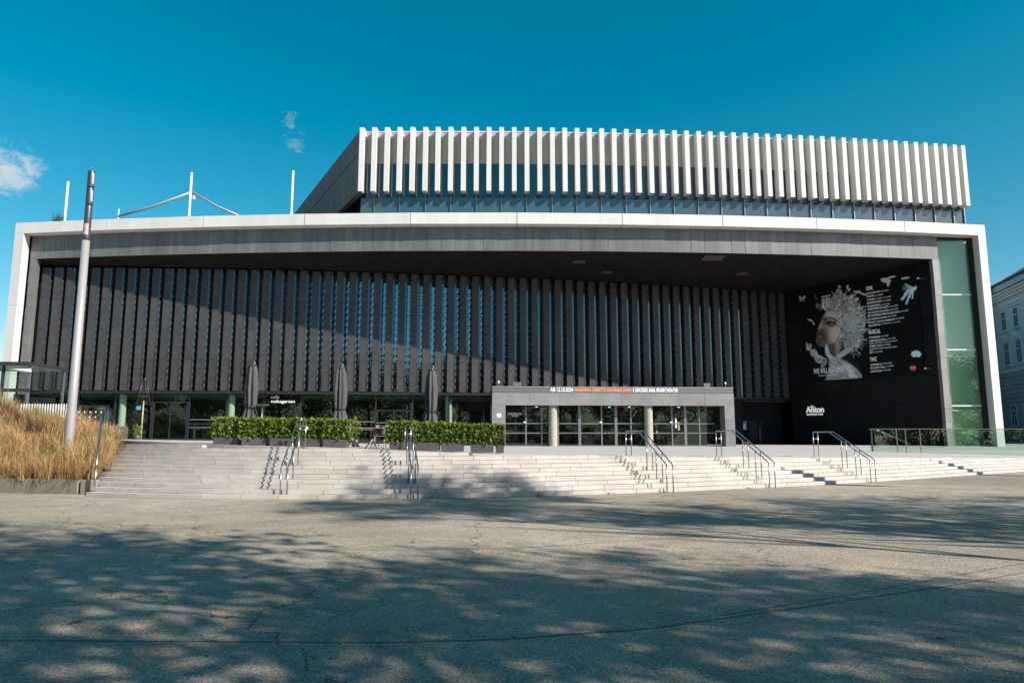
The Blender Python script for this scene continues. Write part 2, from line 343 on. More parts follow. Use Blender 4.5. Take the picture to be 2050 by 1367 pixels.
# plaza: worn exposed-aggregate asphalt
def plaza_mat():
    m = bpy.data.materials.new('plaza_asphalt'); m.use_nodes = True; t = m.node_tree; M['plaza_asphalt'] = m
    b = t.nodes['Principled BSDF']; g = N(t, 'ShaderNodeNewGeometry')
    def noise(sc, det=4, ro=0.6):
        n = N(t, 'ShaderNodeTexNoise'); n.inputs['Scale'].default_value = sc; n.inputs['Detail'].default_value = det; n.inputs['Roughness'].default_value = ro
        t.links.new(g.outputs['Position'], n.inputs['Vector']); return n
    def rng_(src, a, b_, c, d):
        r = N(t, 'ShaderNodeMapRange'); r.inputs['From Min'].default_value = a; r.inputs['From Max'].default_value = b_
        r.inputs['To Min'].default_value = c; r.inputs['To Max'].default_value = d; t.links.new(src, r.inputs['Value']); return r.outputs[0]
    vo = N(t, 'ShaderNodeTexVoronoi'); vo.inputs['Scale'].default_value = 62; t.links.new(g.outputs['Position'], vo.inputs['Vector'])
    vc = N(t, 'ShaderNodeTexVoronoi'); vc.inputs['Scale'].default_value = 30; t.links.new(g.outputs['Position'], vc.inputs['Vector'])
    big, mid = noise(0.12, 5), noise(1.1, 6, 0.7)
    peb = rng_(vo.outputs['Distance'], 0.05, 0.62, 1.22, 0.55)
    sep = N(t, 'ShaderNodeSeparateColor'); t.links.new(vo.outputs['Color'], sep.inputs[0])
    sp = rng_(sep.outputs[0], 0, 1, 0.72, 1.28)
    sep2 = N(t, 'ShaderNodeSeparateColor'); t.links.new(vc.outputs['Color'], sep2.inputs[0])
    sp2 = rng_(sep2.outputs[0], 0, 1, 0.86, 1.14)
    bg_ = rng_(big.outputs['Fac'], 0.34, 0.66, 0.66, 1.16); md = rng_(mid.outputs['Fac'], 0.3, 0.7, 0.74, 1.14)
    val = peb
    for x in (sp, sp2, bg_, md):
        mu = N(t, 'ShaderNodeMath', operation='MULTIPLY'); t.links.new(val, mu.inputs[0]); t.links.new(x, mu.inputs[1]); val = mu.outputs[0]
    # fine wandering cracks
    wp = N(t, 'ShaderNodeVectorMath', operation='ADD'); nd = noise(0.9, 5); sc = N(t, 'ShaderNodeVectorMath', operation='SCALE'); sc.inputs['Scale'].default_value = 1.6
    t.links.new(nd.outputs['Color'], sc.inputs[0]); t.links.new(g.outputs['Position'], wp.inputs[0]); t.links.new(sc.outputs[0], wp.inputs[1])
    ck = N(t, 'ShaderNodeTexVoronoi', feature='DISTANCE_TO_EDGE'); ck.inputs['Scale'].default_value = 0.16; t.links.new(wp.outputs[0], ck.inputs['Vector'])
    ckr = rng_(ck.outputs['Distance'], 0.0010, 0.0032, 0.30, 1.0)
    mu = N(t, 'ShaderNodeMath', operation='MULTIPLY'); t.links.new(val, mu.inputs[0]); t.links.new(ckr, mu.inputs[1]); val = mu.outputs[0]
    hue = N(t, 'ShaderNodeMix', data_type='RGBA'); hue.inputs['A'].default_value = (0.57, 0.465, 0.345, 1); hue.inputs['B'].default_value = (0.525, 0.44, 0.345, 1)
    t.links.new(mid.outputs['Fac'], hue.inputs['Factor'])
    vm = N(t, 'ShaderNodeVectorMath', operation='SCALE'); t.links.new(hue.outputs['Result'], vm.inputs[0]); t.links.new(val, vm.inputs['Scale'])
    t.links.new(vm.outputs[0], b.inputs['Base Color']); b.inputs['Roughness'].default_value = 0.85
    bp = N(t, 'ShaderNodeBump'); bp.inputs['Strength'].default_value = 0.55; bp.inputs['Distance'].default_value = 0.012; bp.invert = True
    t.links.new(vo.outputs['Distance'], bp.inputs['Height']); t.links.new(bp.outputs[0], b.inputs['Normal'])
plaza_mat()

# ================================================================ SETTING: plaza, stairs, terrace
plaza = MB().add([(-700, -700, 0), (700, -700, 0), (700, 900, 0), (-700, 900, 0)], [(0, 1, 2, 3)]).build('plaza', 'plaza_asphalt')
tag(plaza, kind='structure')

# foot of the stairs: a shallow arc, surveyed along its bottom line
foot = [PZ(u, v, 0) for u, v in ((190, 995.5), (380, 997.8), (572, 998.5), (830, 998), (1090, 993.5), (1340, 985), (1550, 975.5), (1750, 964.5), (1900, 953.5), (2050, 944))]
C0 = np.polynomial.Polynomial.fit([p.x for p in foot], [p.y for p in foot], 3)
RISE, TREAD, NROW = 0.125, 0.35, 12
zfront = cubic([-90, -60, -13, -10.6, -7, -3, 0, 4.6, 9, 12.5, 20, 26, 45, 90], [1.56, 1.56, 1.55, 1.49, 1.43, 1.31, 1.2, 1.09, 1.0, 0.94, 0.80, 0.66, 0.4, 0.3])
zback = cubic([-90, -60, -30, -20, -8, 0, 10, 60, 90], [1.5, 1.5, 1.5, 1.38, 1.1, 1.04, 1.04, 1.04, 1.04])
XS = np.arange(-24, 60.01, 0.05)
cD = np.array([C0(min(x, 27.0)) + (C0.deriv()(27.0) * (x - 27.0) if x > 27 else 0) for x in XS])
cS = np.gradient(cD, XS)
nX, nY = -cS / np.hypot(1, cS), 1 / np.hypot(1, cS)
def row_pt(i, k):      # point i of the foot curve pushed k treads in
    return XS[i] + nX[i] * TREAD * k, cD[i] + nY[i] * TREAD * k
def left_limit(k): return -12.62 - 0.17 * k
def zf_at(x): return zfront(x)
stairs_core = MB()
blocks = []
for k in range(1, NROW + 1):
    z = k * RISE
    idx = [i for i in range(len(XS)) if row_pt(i, k - 1)[0] >= left_limit(k) and zf_at(row_pt(i, k - 1)[0]) >= z - 0.004 and XS[i] < 46]
    if len(idx) < 40: continue
    i0, i1 = idx[0], idx[-1]
    # dark bedding under the row so joints read as shadow lines
    smp = list(range(i0, i1, 20)) + [i1]
    vs_, fs_ = [], []
    for i in smp:
        a = row_pt(i, k - 1 + 0.09); b = row_pt(i, k + 1.0)
        vs_ += [(a[0], a[1], z - RISE - 0.06), (b[0], b[1], z - RISE - 0.06), (a[0], a[1], z - 0.012), (b[0], b[1], z - 0.012)]
    for j in range(len(smp) - 1):
        q = 4 * j; fs_ += [(q, q + 4, q + 6, q + 2), (q + 2, q + 6, q + 7, q + 3)]
    stairs_core.add(vs_, fs_)
    i = i0 - int(random.random() * 20); first = True
    while i < i1:
        n = int(round((1.10 + random.uniform(-0.06, 0.06)) / 0.05 / math.hypot(1, cS[min(max(i, 0), len(XS) - 1)])))
        a, b = max(i, i0), min(i + n, i1)
        if b - a > 3:
            pts = []
            for j in (a, b):
                f = row_pt(j, k - 1); r = row_pt(j, k + 0.06); pts.append((f, r))
            (fa, ra), (fb, rb) = pts
            g = 0.007
            dx, dy = fb[0] - fa[0], fb[1] - fa[1]; L = math.hypot(dx, dy); dx, dy = dx / L * g, dy / L * g
            jz = random.uniform(-0.004, 0.002); jo = random.uniform(-0.006, 0.006)
            ox, oy = nX[a] * jo, nY[a] * jo
            mb = MB().hexa([(fa[0] + dx + ox, fa[1] + dy + oy, z - RISE + 0.006), (fb[0] - dx + ox, fb[1] - dy + oy, z - RISE + 0.006), (rb[0] - dx, rb[1] - dy, z - RISE + 0.006), (ra[0] + dx, ra[1] + dy, z - RISE + 0.006),
                            (fa[0] + dx + ox, fa[1] + dy + oy, z + jz), (fb[0] - dx + ox, fb[1] - dy + oy, z + jz), (rb[0] - dx, rb[1] - dy, z + jz), (ra[0] + dx, ra[1] + dy, z + jz)])
            size = L / max(1.0, (fa[1] + fb[1]) / 2) * (1 if -13 < fa[0] < 26 else 0.2)
            blocks.append((size, mb))
        i += n
stairs = stairs_core.build('stairs', 'stair_core'); tag(stairs, kind='structure')
blocks.sort(key=lambda t: -t[0])
for s_, mb in blocks[:298]: mb.build('stone_block', 'stair_stone', stairs)
rest = MB()
for s_, mb in blocks[298:]: rest.add(mb.v, mb.f)
if rest.v: tag(rest.build('far_stone_blocks', 'stair_stone', stairs), kind='stuff')

# terrace: sheet from the top of the stairs back to the building, falling gently to the right
def edge_pt(x):        # front edge of the terrace at plan x
    i = int(np.clip((x - XS[0]) / 0.05, 0, len(XS) - 1)); k = zf_at(x) / RISE
    p = row_pt(i, max(k - 0.55, 0.1)); return p
te = MB(); vs_, fs_ = [], []
xs_ = [-90, -40] + list(np.arange(-24, 46, 0.5)) + [60, 90]
for x in xs_:
    xx = float(np.clip(x, -24, 46)); e = edge_pt(xx); ex_ = e[0] + (x - xx); ey = e[1]
    zf = zf_at(x)
    col = [(ex_, ey + 0.02, zf - 0.35), (ex_, ey, zf)]
    for q in (0.1, 0.3, 0.6, 1.0): col.append((ex_ + (x - ex_) * q, ey + (62 - ey) * q, zf + (zback(x) - zf) * q))
    col.append((x, 120, zback(x)))
    vs_ += col
nc = 7
for j in range(len(xs_) - 1):
    for q in range(nc - 1): a = j * nc + q; fs_.append((a, a + nc, a + nc + 1, a + 1))
te.add(vs_, fs_)
terrace = te.build('terrace', 'terrace_concrete'); tag(terrace, kind='structure')
def tz(x, y):
    e = edge_pt(float(np.clip(x, -24, 46)))
    q = min(max((y - e[1]) / (62 - e[1]), 0), 1); return zf_at(x) + (zback(x) - zf_at(x)) * q

# joints, gutter and metal strip let into the plaza
def strip(name, uv, w, mt, z=0.004):
    pts = [PZ(u, v, 0) for u, v in uv]; mb = MB(); vs_, fs_ = [], []
    for i, p in enumerate(pts):
        d = (pts[min(i + 1, len(pts) - 1)] - pts[max(i - 1, 0)]).normalized(); n = Vector((-d.y, d.x, 0)) * w / 2
        vs_ += [p - n + Vector((0, 0, z)), p + n + Vector((0, 0, z))]
    fs_ = [(2*i, 2*i+2, 2*i+3, 2*i+1) for i in range(len(pts) - 1)]
    return mb.add(vs_, fs_).build(name, mt, plaza)
strip('gutter_joint', [(-200, 1281), (300, 1283), (760, 1286), (1000, 1280), (1300, 1258), (1560, 1222), (1900, 1172), (2200, 1120)], 0.022, 'joint_dark')
strip('expansion_joint', [(-200, 1091), (400, 1096), (800, 1101), (1050, 1096), (1300, 1080), (1480, 1066)], 0.016, 'joint_dark')
strip('metal_strip', [(1440, 1070), (1600, 1054), (1800, 1036), (2150, 1006)], 0.05, 'strip_metal')
strip('repair_joint', [(1440, 1232), (1700, 1190), (2200, 1100)], 0.014, 'joint_dark')
mh = [PZ(u, v, 0.004) for u, v in ((1182, 1165), (1207, 1161), (1212, 1157), (1187, 1160))]
MB().add(mh, [(0, 1, 2, 3)]).build('manhole_cover', 'dark_steel', plaza)

# ================================================================ THEATRE
TB = (0.0, 60.0, 1.04)
theatre = thing('theatre_building', 'large modern theatre with white frame, dark metal fins and white louvred upper storey', 'theatre', TB)
def tp(mb, name, mt, parent=None): return mb.build(name, mt, parent or theatre, TB)
# --- white frame: beam in straight segments following a slightly bowed front
ZT = P(950, 425, 57.0).z
J = [(32, 445.5), (214, 439.3), (407, 434.2), (610, 428.7), (822, 425.3), (1035, 425), (1245.5, 426.2), (1446.6, 431.8), (1634.6, 436.5), (1810.5, 443.5), (1971, 450.3)]
JP = [PZ(u, v, ZT) for u, v in J]
q = np.polyfit([p.x for p in JP], [p.y for p in JP], 2); BD = np.poly1d(q)
JX = []
for u, v in J:      # plan x of each joint on the fitted curve
    x = 0
    for _ in range(20): r = ray(u, v); x = r[0] / r[1] * BD(x)
    JX.append(x)
ZB = ZT - 0.97; BDEP = 0.95
def bnorm(x): s = BD.deriv()(x); l = math.hypot(1, s); return Vector((s / l, -1 / l))       # towards the viewer
def bpt(x, back=0.0): n = bnorm(x); return (x - n.x * back, BD(x) - n.y * back)
core = MB()
for a, b in zip(JX[:-1], JX[1:]):
    A, B, Cc, Dd = bpt(a, .06), bpt(b, .06), bpt(b, BDEP - .06), bpt(a, BDEP - .06)
    core.prism([A, B, Cc, Dd], ZB + .05, ZT - .05)
frame = tp(core, 'portal_frame', 'stair_core')
for i, (a, b) in enumerate(zip(JX[:-1], JX[1:])):
    g = 0.028
    d = (Vector(bpt(b)) - Vector(bpt(a))).normalized() * g
    A, B, Cc, Dd = Vector(bpt(a)) + d, Vector(bpt(b)) - d, Vector(bpt(b, BDEP)) - d, Vector(bpt(a, BDEP)) + d
    if i == 0: A -= d; Dd -= d
    if i == len(JX) - 2: B += d; Cc += d
    tp(MB().prism([A, B, Cc, Dd], ZB, ZT), 'frame_panel', 'white_concrete', frame)
XL, XR = JX[0], JX[-1]
def post(x0, x1, dep, cuts):
    for z0, z1 in zip(cuts[:-1], cuts[1:]):
        A, B = bpt(x0), bpt(x1); n = bnorm((x0 + x1) / 2)
        tp(MB().prism([A, B, (B[0] - n.x * 0, B[1] + dep), (A[0] - n.x * 0, A[1] + dep)], z0 + 0.01, z1 - 0.01), 'frame_panel', 'white_concrete', frame)
post(XL, XL + 0.86, 0.86, [0.6, 7.2, 13.2, ZB - 0.004])
post(XR - 0.74, XR, 1.45, [0.6, P(1985, 722, BD(XR)).z, ZB - 0.004])
for x0, x1 in ((XL + .05, XL + .8), (XR - .7, XR - .05)):
    tp(MB().prism([(x0, BD(x0) + .08), (x1, BD(x1) + .08), (x1, BD(x1) + .8), (x0, BD(x0) + .8)], 0.6, ZB - .05), 'frame_core', 'stair_core', frame)
# small studs along the coping
st = MB()
for x in np.arange(XL + .2, XR - .2, 0.42):
    p = bpt(x, .12); st.box(p[0] - .02, p[0] + .02, p[1] - .02, p[1] + .02, ZT - .004, ZT + .05)
tp(st, 'coping_studs', 'steel', frame)['kind'] = 'stuff'

# --- zinc fascia behind the beam and its two legs
ZF = P(1000, 502, BD(0) + BDEP).z            # underside of the fascia
fx0, fx1 = XL + 0.86, P(1890, 560, BD(XR)).x
fcore = MB(); fxs = np.linspace(fx0, fx1, 60)
for a, b in zip(fxs[:-1], fxs[1:]): fcore.prism([bpt(a, BDEP + .08), bpt(b, BDEP + .08), bpt(b, BDEP + .5), bpt(a, BDEP + .5)], ZF + .03, ZB + .2)
fascia = tp(fcore, 'fascia', 'black_panel')
npan = 68; fe = np.linspace(fx0, fx1, npan + 1)
for a, b in zip(fe[:-1], fe[1:]):
    t0, t1 = random.uniform(-.018, .018), random.uniform(-.018, .018)
    A, B, Cc, Dd = bpt(a + .006, BDEP + t0), bpt(b - .006, BDEP + t1), bpt(b - .006, BDEP + .09), bpt(a + .006, BDEP + .09)
    tilt = random.uniform(-.02, .02); nn = bnorm(a) * tilt
    lo = [(*A, ZF), (*B, ZF), (*Cc, ZF), (*Dd, ZF)]; hi = [(A[0] + nn.x, A[1] + nn.y, ZB - .002), (B[0] + nn.x, B[1] + nn.y, ZB - .002), (*Cc, ZB - .002), (*Dd, ZB - .002)]
    tp(MB().hexa(lo + hi), 'fascia_panel', 'zinc', fascia)
def leg(x0, x1, dx_lo, name, n=15, mt='zinc'):
    ze = np.linspace(0.9, ZF - .004, n + 1)
    for z0, z1 in zip(ze[:-1], ze[1:]):
        t0, t1 = random.uniform(-.02, .02), random.uniform(-.02, .02)
        A, B = bpt(x0, BDEP + t0), bpt(x1, BDEP + t1)
        tp(MB().prism([A, B, (B[0], B[1] + .5), (A[0], A[1] + .5)], z0 + .006, z1 - .006), 'fascia_panel', mt, fascia)
leg(fx0, fx0 + 0.66, 0, 'l'); leg(fx1 - 0.60, fx1, 0, 'r', 15, 'zinc_light')  # right leg in paler zinc: its stronger sunlight is put into the colour

# --- fin wall plan: runs back to the right under the overhang
WS = [(91, 528, 776, 61.5), (507, 535, 785, 62.6), (982, 552, 790.5, 64.9), (1254, 565, 791, 68.2), (1507, 577, 791, 71.6), (1590, 583, 791.5, 73.0)]
Z5, Z16 = 5.85, 16.9
wx = [P(u, vb, D).x for u, vt, vb, D in WS]; wd = [w[3] for w in WS]
qw = np.poly1d(np.polyfit(wx, wd, 3)); qwd = qw.deriv()
def W(x, back=0.0):
    s = qwd(x); l = math.hypot(1, s); return Vector((x - s / l * back, qw(x) + back / l))
WX0, WX1 = fx0 + 0.02, P(1592, 790, 71.8).x
def wall_x(u, v):
    x = 0
    for _ in range(30): r = ray(u, v); x = r[0] / r[1] * qw(x)
    return x
# soffit
so_ = MB(); vs_, fs_ = [], []; sx = np.linspace(0, 1, 41)
RB = Vector(bpt(fx1 - 0.6, BDEP + .5))
for t in sx:
    a = Vector(bpt(fx0 + (fx1 - fx0) * t, BDEP + .2)); b = W(WX0 + (WX1 - WX0) * t, 1.1)
    for s_ in np.linspace(0, 1, 5): p = a.lerp(b, s_); vs_.append((p.x, p.y, ZF + .02 + (Z16 - ZF) * s_))
for j in range(40):
    for q_ in range(4): k = j * 5 + q_; fs_.append((k, k + 1, k + 6, k + 5))
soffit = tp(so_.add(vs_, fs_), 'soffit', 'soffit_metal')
def sof(t, s_): a = Vector(bpt(fx0 + (fx1 - fx0) * t, BDEP + .2)); b = W(WX0 + (WX1 - WX0) * t, 1.1); p = a.lerp(b, s_); return Vector((p.x, p.y, ZF + .02 + (Z16 - ZF) * s_))
for t, s0, s1, dt in ((.17, .2, .5, .035), (.26, .25, .5, .03), (.335, .22, .55, .03), (.45, .25, .5, .025), (.53, .5, .72, .02), (.59, .18, .42, .03), (.665, .45, .68, .03), (.735, .2, .42, .03), (.79, .55, .75, .03), (.865, .3, .5, .025), (.93, .45, .6, .02)):
    a, b = sof(t, s0), sof(t + dt, s1); d = (b - a).normalized(); n = Vector((-d.y, d.x, 0)) * .09; h = Vector((0, 0, -.012))
    tp(MB().hexa([a - n + h, b - n + h, b + n + h, a + n + h, a - n, b - n, b + n, a + n]), 'light_slot', 'void_black', soffit)
for t, s0, w_, l_ in ((.628, .32, .55, .7), (.69, .62, .5, .7), (.76, .12, .9, 1.6), (.85, .5, .5, .8)):
    a = sof(t, s0); h = Vector((0, 0, -.012))
    tp(MB().box(a.x - w_, a.x + w_, a.y - l_ / 2, a.y + l_ / 2, a.z - .05, a.z + .02), 'access_hatch', 'soffit_patch', soffit)

# --- facade fins
us = []; u = 63.0
PU = cubic([0, 500, 800, 900, 1010, 1180, 1340, 1500, 1600], [25.1, 25.2, 25.2, 24.95, 24.1, 22.4, 20.8, 19.0, 18.0])
while u < 1594: us.append(u); u += PU(u)
fin_x = [wall_x(u, 785) for u in us]
GB = 0.88
zj = [Z5, Z5 + 2.75, Z5 + 5.5, Z5 + 8.25, Z16]
for i, x0 in enumerate(fin_x):
    p = (fin_x[i + 1] - x0) if i + 1 < len(fin_x) else (x0 - fin_x[i - 1])
    T = (W(x0 + p) - W(x0)).normalized(); Nn = Vector((T.y, -T.x)); O = W(x0)
    wdt = math.hypot(p, qw(x0 + p) - qw(x0))
    def L2(a, b): q_ = O + T * (a * wdt) + Nn * b; return (q_.x, q_.y)
    f = MB().prism([L2(0.0, 0), L2(.52, 0), L2(.525, -.03), L2(.67, -.03), L2(.67, -.84), L2(0.0, -.84)], Z5, Z16)
    # cut and bent edge: flaps along both flanks
    for k in range(int((Z16 - Z5) / 0.62)):
        zc = Z5 + .25 + k * .62
        a0, a1 = L2(.0, -.06), L2(-.13, -.14); a2 = L2(0, -.3)
        f.add([(*a0, zc + .24), (*a1, zc), (*a2, zc), (*a0, zc)], [(0, 1, 2), (0, 3, 1), (1, 3, 2), (0, 2, 3)])
        f.prism([L2(.668, -.06), L2(.72, -.09), L2(.72, -.13), L2(.668, -.12)], zc + .06, zc + .40)
    fin = tp(f, 'facade_fin', 'bronze_bevel')
    tp(MB().prism([L2(.528, -.012), L2(.664, -.012), L2(.664, -.029), L2(.528, -.029)], Z5 + .01, Z16 - .01), 'glass_strip', 'fin_strip', fin)
    for z0, z1 in zip(zj[:-1], zj[1:]):
        if z0 > Z16 - .5: continue
        j_ = random.uniform(0, .008)
        tp(MB().prism([L2(.004, .022 + j_), L2(.512, .022 + j_), L2(.512, .001), L2(.004, .001)], z0 + .012, z1 - .012), 'fin_panel', 'bronze_panel', fin)
# glazing behind the fins, in bays
bays = np.linspace(WX0, WX1 + .4, 22)
for a, b in zip(bays[:-1], bays[1:]):
    for z0, z1 in ((Z5, Z5 + 3.4), (Z5 + 3.4, Z5 + 7.2), (Z5 + 7.2, Z16 + .1)):
        A, B = W(a, GB), W(b, GB); d = (B - A).normalized() * .02
        tp(MB().wall(A + d, B - d, z0 + .03, z1 - .03, .05), 'glass_pane', 'facade_glass')
bk = MB()
for a, b in zip(bays[:-1], bays[1:]): bk.wall(W(a, GB + .10), W(b, GB + .10), Z5 - .3, Z16 + .6, .2)
tp(bk, 'facade_backing', 'mullion_dark')
# ledge under the fins
lg = MB()
for a, b in zip(bays[:-1], bays[1:]): lg.prism([W(a, .06), W(b, .06), W(b, 1.2), W(a, 1.2)], Z5 - .22, Z5 - .01)
tp(lg, 'facade_ledge', 'mullion_dark')

# --- cafe front below the fins
cafe = tp(MB(), 'cafe_front', 'mullion_dark') if False else None
mull_u = [71, 146, 221, 296, 372, 448, 523.5, 599, 675, 751, 826, 900, 985]
mx_ = [wall_x(u, 830) for u in mull_u]
CB = 0.72; CZ0, CZ1 = 0.95, Z5 - .22
for i, (a, b) in enumerate(zip(mx_[:-1], mx_[1:])):
    A, B = W(a, CB), W(b, CB); d = (B - A).normalized()
    pane = tp(MB().wall(A + d * .04, B - d * .04, CZ0, CZ1, .02), 'window_pane', 'window_glass')
    if i in (3, 9):       # double doors with a transom
        zt_ = tz(a, qw(a)) + (3.3 if i == 3 else 2.95)
        fr = MB().wall(A + d * .05 - Vector((-d.y, d.x)) * .03, B - d * .05 - Vector((-d.y, d.x)) * .03, zt_, zt_ + .09, .08)
        m_ = A.lerp(B, .5); fr.wall(m_ - d * .05 - Vector((-d.y, d.x)) * .03, m_ + d * .05 - Vector((-d.y, d.x)) * .03, CZ0, zt_, .08)
        for q_ in (.03, .93): m_ = A.lerp(B, q_); fr.wall(m_ - Vector((-d.y, d.x)) * .03, m_ + d * .12 - Vector((-d.y, d.x)) * .03, CZ0, zt_, .08)
        tp(fr, 'door_frame', 'mullion_dark', pane)
    elif i in (8,) or i == 9:
        pass
    if i in (8, 9, 4, 10):
        rl = MB(); z_ = tz(a, qw(a)) + (2.05 if i > 4 else 2.0)
        rl.wall(A + d * .1 - Vector((-d.y, d.x)) * .06, B - d * .1 - Vector((-d.y, d.x)) * .06, z_ - .9, z_ - .83, .05)
        rl.wall(A + d * .1 - Vector((-d.y, d.x)) * .06, B - d * .1 - Vector((-d.y, d.x)) * .06, z_ - .2, z_ - .13, .05)
        tp(rl, 'push_rail', 'mullion_grey', pane)
for x in mx_:
    A = W(x - .06, CB - .05); B = W(x + .06, CB - .05)
    tp(MB().wall(A, B, CZ0, CZ1, .16), 'mullion', 'mullion_dark')
# interior: floor, ceiling with a green tinge, dark back wall, round columns
it = MB()
for a, b in zip(bays[:-1], bays[1:]): it.wall(W(a, 9), W(b, 9), 0.9, Z5, .1)
tp(it, 'interior_wall', 'interior_dark')
it = MB()
for a, b in zip(bays[:-1], bays[1:]): it.prism([W(a, 1.0), W(b, 1.0), W(b, 9), W(a, 9)], Z5 - .35, Z5 - .24)
tp(it, 'interior_ceiling', 'interior_ceiling')
for u in (231, 454, 677, 900):
    c = W(wall_x(u, 830), 1.15)
    tp(MB().lathe([(.30, .9), (.30, Z5 - .3)], 18, (c.x, c.y)), 'column', 'interior_column')
# closed dark wall right of the entrance under the fins
xa = wall_x(1466, 830)
A, B = W(xa, .5), W(xa + 1.5, .5)
tp(MB().wall(A, B, .9, Z5 - .2, .3), 'wall_panel', 'black_panel')
A, B = W(xa + 1.5, 2.2), W(WX1 + .5, 2.2)
tp(MB().wall(A, B, .9, Z5 - .2, .3), 'restaurant_entrance_wall', 'void_black')
def onwall(u, v, back): x = wall_x(u, v); p = W(x, back); return Vector((p.x, p.y, P(u, v, p.y).z))
def plate(name, u0, v0, u1, v1, back, mt, th=.05, parent=None):
    a, b = onwall(u0, v1, back), onwall(u1, v0, back)
    return tp(MB().wall((a.x, a.y), (b.x, b.y), a.z, b.z, th), name, mt, parent)
pf = plate('poster_case', 1507, 842.5, 1518, 860.5, 1.95, 'poster_blue', .06)
plate('poster_sheet', 1508.2, 848, 1515.5, 859, 1.93, 'print_white', .01, pf)
plate('entrance_door', 1524, 843, 1541, 886, 2.05, 'mullion_dark', .06)
plate('entrance_door', 1545, 843, 1552, 886, 2.05, 'mullion_dark', .06)
plate('door_handle', 1545.5, 858, 1547, 884, 1.98, 'mullion_grey', .03)
plate('wall_light', 1542, 799, 1546, 801.5, 1.8, 'led_white', .05)

# --- right return wall of the overhang, clad in dark panels
A0 = W(WX1, -.02); B0 = Vector(bpt(fx1 - 0.58, BDEP + .5))
sd = (B0 - A0); SL = sd.length; sd.normalize(); sn = Vector((sd.y, -sd.x))    # sn faces left / the viewer
side = tp(MB().prism([A0 - sn * .08, B0 - sn * .08, B0 - sn * .5, A0 - sn * .5], .9, ZF + .2), 'side_wall', 'void_black')
rows = np.linspace(.95, ZF + .02, 14)
for r_ in range(13):
    cuts = sorted([0, SL] + [SL * f_ for f_ in ((.27, .52, .78) if r_ % 2 else (.2, .45, .7, .9))])
    for a, b in zip(cuts[:-1], cuts[1:]):
        pa, pb = A0 + sd * (a + .01), A0 + sd * (b - .01); j_ = random.uniform(0, .015)
        tp(MB().prism([pa + sn * j_, pb + sn * j_, pb - sn * .07, pa - sn * .07], rows[r_] + .012, rows[r_ + 1] - .012), 'wall_panel', 'black_panel', side)

# --- glazed bay at the right
gx0, gx1 = fx1 + .06, XR - 0.74 - .34
gy = BD(gx1) + BDEP + .05
gz = [0.95] + [P(1905, v, gy).z for v in (812, 700, 590)] + [ZB - .05]
bay = tp(MB().box(gx0 - .03, gx1 + .33, gy + .75, gy + .95, .9, ZB), 'bay_back_wall', 'green_wall')
for z0, z1 in zip(gz[:-1], gz[1:]): tp(MB().box(gx0, gx1, gy, gy + .03, z0 + .05, z1 - .05), 'window_pane', 'green_glass', bay)
for z in gz[1:-1]: tp(MB().box(gx0 - .02, gx1 - .15, gy - .05, gy + .08, z - .045, z + .045), 'transom', 'white_paint', bay)
tp(MB().box(gx1 + .0, gx1 + .34, gy - .12, gy + .2, .9, ZB), 'bay_mullion', 'void_black', bay)
tp(MB().box(gx0 - .055, gx0 - .01, gy - .3, gy + .1, .9, ZF), 'bay_edge', 'steel', bay)
tp(MB().box(gx0 - .04, gx0 + .03, gy + .1, gy + .75, .9, ZB), 'bay_side_wall', 'green_wall', bay)
for k, v in enumerate((872, 760, 650)): tp(MB().box(gx0 + .2, gx1 + .3, gy + .5, gy + .74, P(1905, v + 60, gy).z - .1, P(1905, v + 60, gy).z), 'floor_slab', 'interior_column', bay)

# --- entrance porch
ea, eb = P(985, 893, 57.0), P(1473, 888, 58.3)
EX = Vector((eb.x - ea.x, eb.y - ea.y)).normalized(); EN = Vector((EX.y, -EX.x)); EL = math.hypot(eb.x - ea.x, eb.y - ea.y)
E0 = Vector((ea.x, ea.y))
def eu(u, v=850):     # distance along the porch front seen at photo column u
    r = ray(u, v); k = r[0] / r[1]
    # (E0 + EX*s).x = k*(E0+EX*s).y
    return (k * E0.y - E0.x) / (EX.x - k * EX.y)
def ez_(v, s=EL / 2): p = E0 + EX * s; return P(1230, v, p.y).z
def eprism(s0, s1, b0, b1, z0, z1):   # b = distance behind the porch front
    a, b, c, d = E0 + EX * s0 - EN * b0, E0 + EX * s1 - EN * b0, E0 + EX * s1 - EN * b1, E0 + EX * s0 - EN * b1
    return MB().prism([a, b, c, d], z0, z1)
zt, zl, zs, zd = ez_(774), ez_(786.5), ez_(811.5), .9
porch = tp(eprism(.12, EL - .12, .15, 6.5, zs + .12, zt - .12), 'entrance_porch', 'mullion_dark')
tp(eprism(0, EL, .0, 6.6, zt - .1, zt), 'porch_roof', 'zinc_light', porch)
led = tp(eprism(.02, EL - .02, .03, .12, zl + .03, zt - .1), 'led_ticker', 'led_board', porch)
cuts = [0] + [eu(u, 800) for u in (1060, 1121, 1183, 1243.5, 1303, 1359, 1411)] + [EL]
for a, b in zip(cuts[:-1], cuts[1:]): tp(eprism(a + .006, b - .006, random.uniform(-.01, .01), .14, zs, zl), 'porch_panel', 'zinc_light', porch)
pl_, pr_ = eu(1012), eu(1452)
for a, b in ((0, pl_), (pr_, EL)):
    ze = np.linspace(zd, zs - .004, 4)
    for z0, z1 in zip(ze[:-1], ze[1:]): tp(eprism(a, b, random.uniform(-.008, .008), 1.2, z0 + .006, z1 - .006), 'porch_panel', 'zinc_light', porch)
mu = [(1012, 0), (1055, 0), (1087, 0), (1119, 1), (1164, 1), (1209, 0), (1238, 1), (1268.5, 0), (1310, 1), (1352, 0), (1379, 1), (1407.5, 0), (1452, 0)]
zb1, zb2 = ez_(847.3), ez_(866.5)
GBK = 1.0
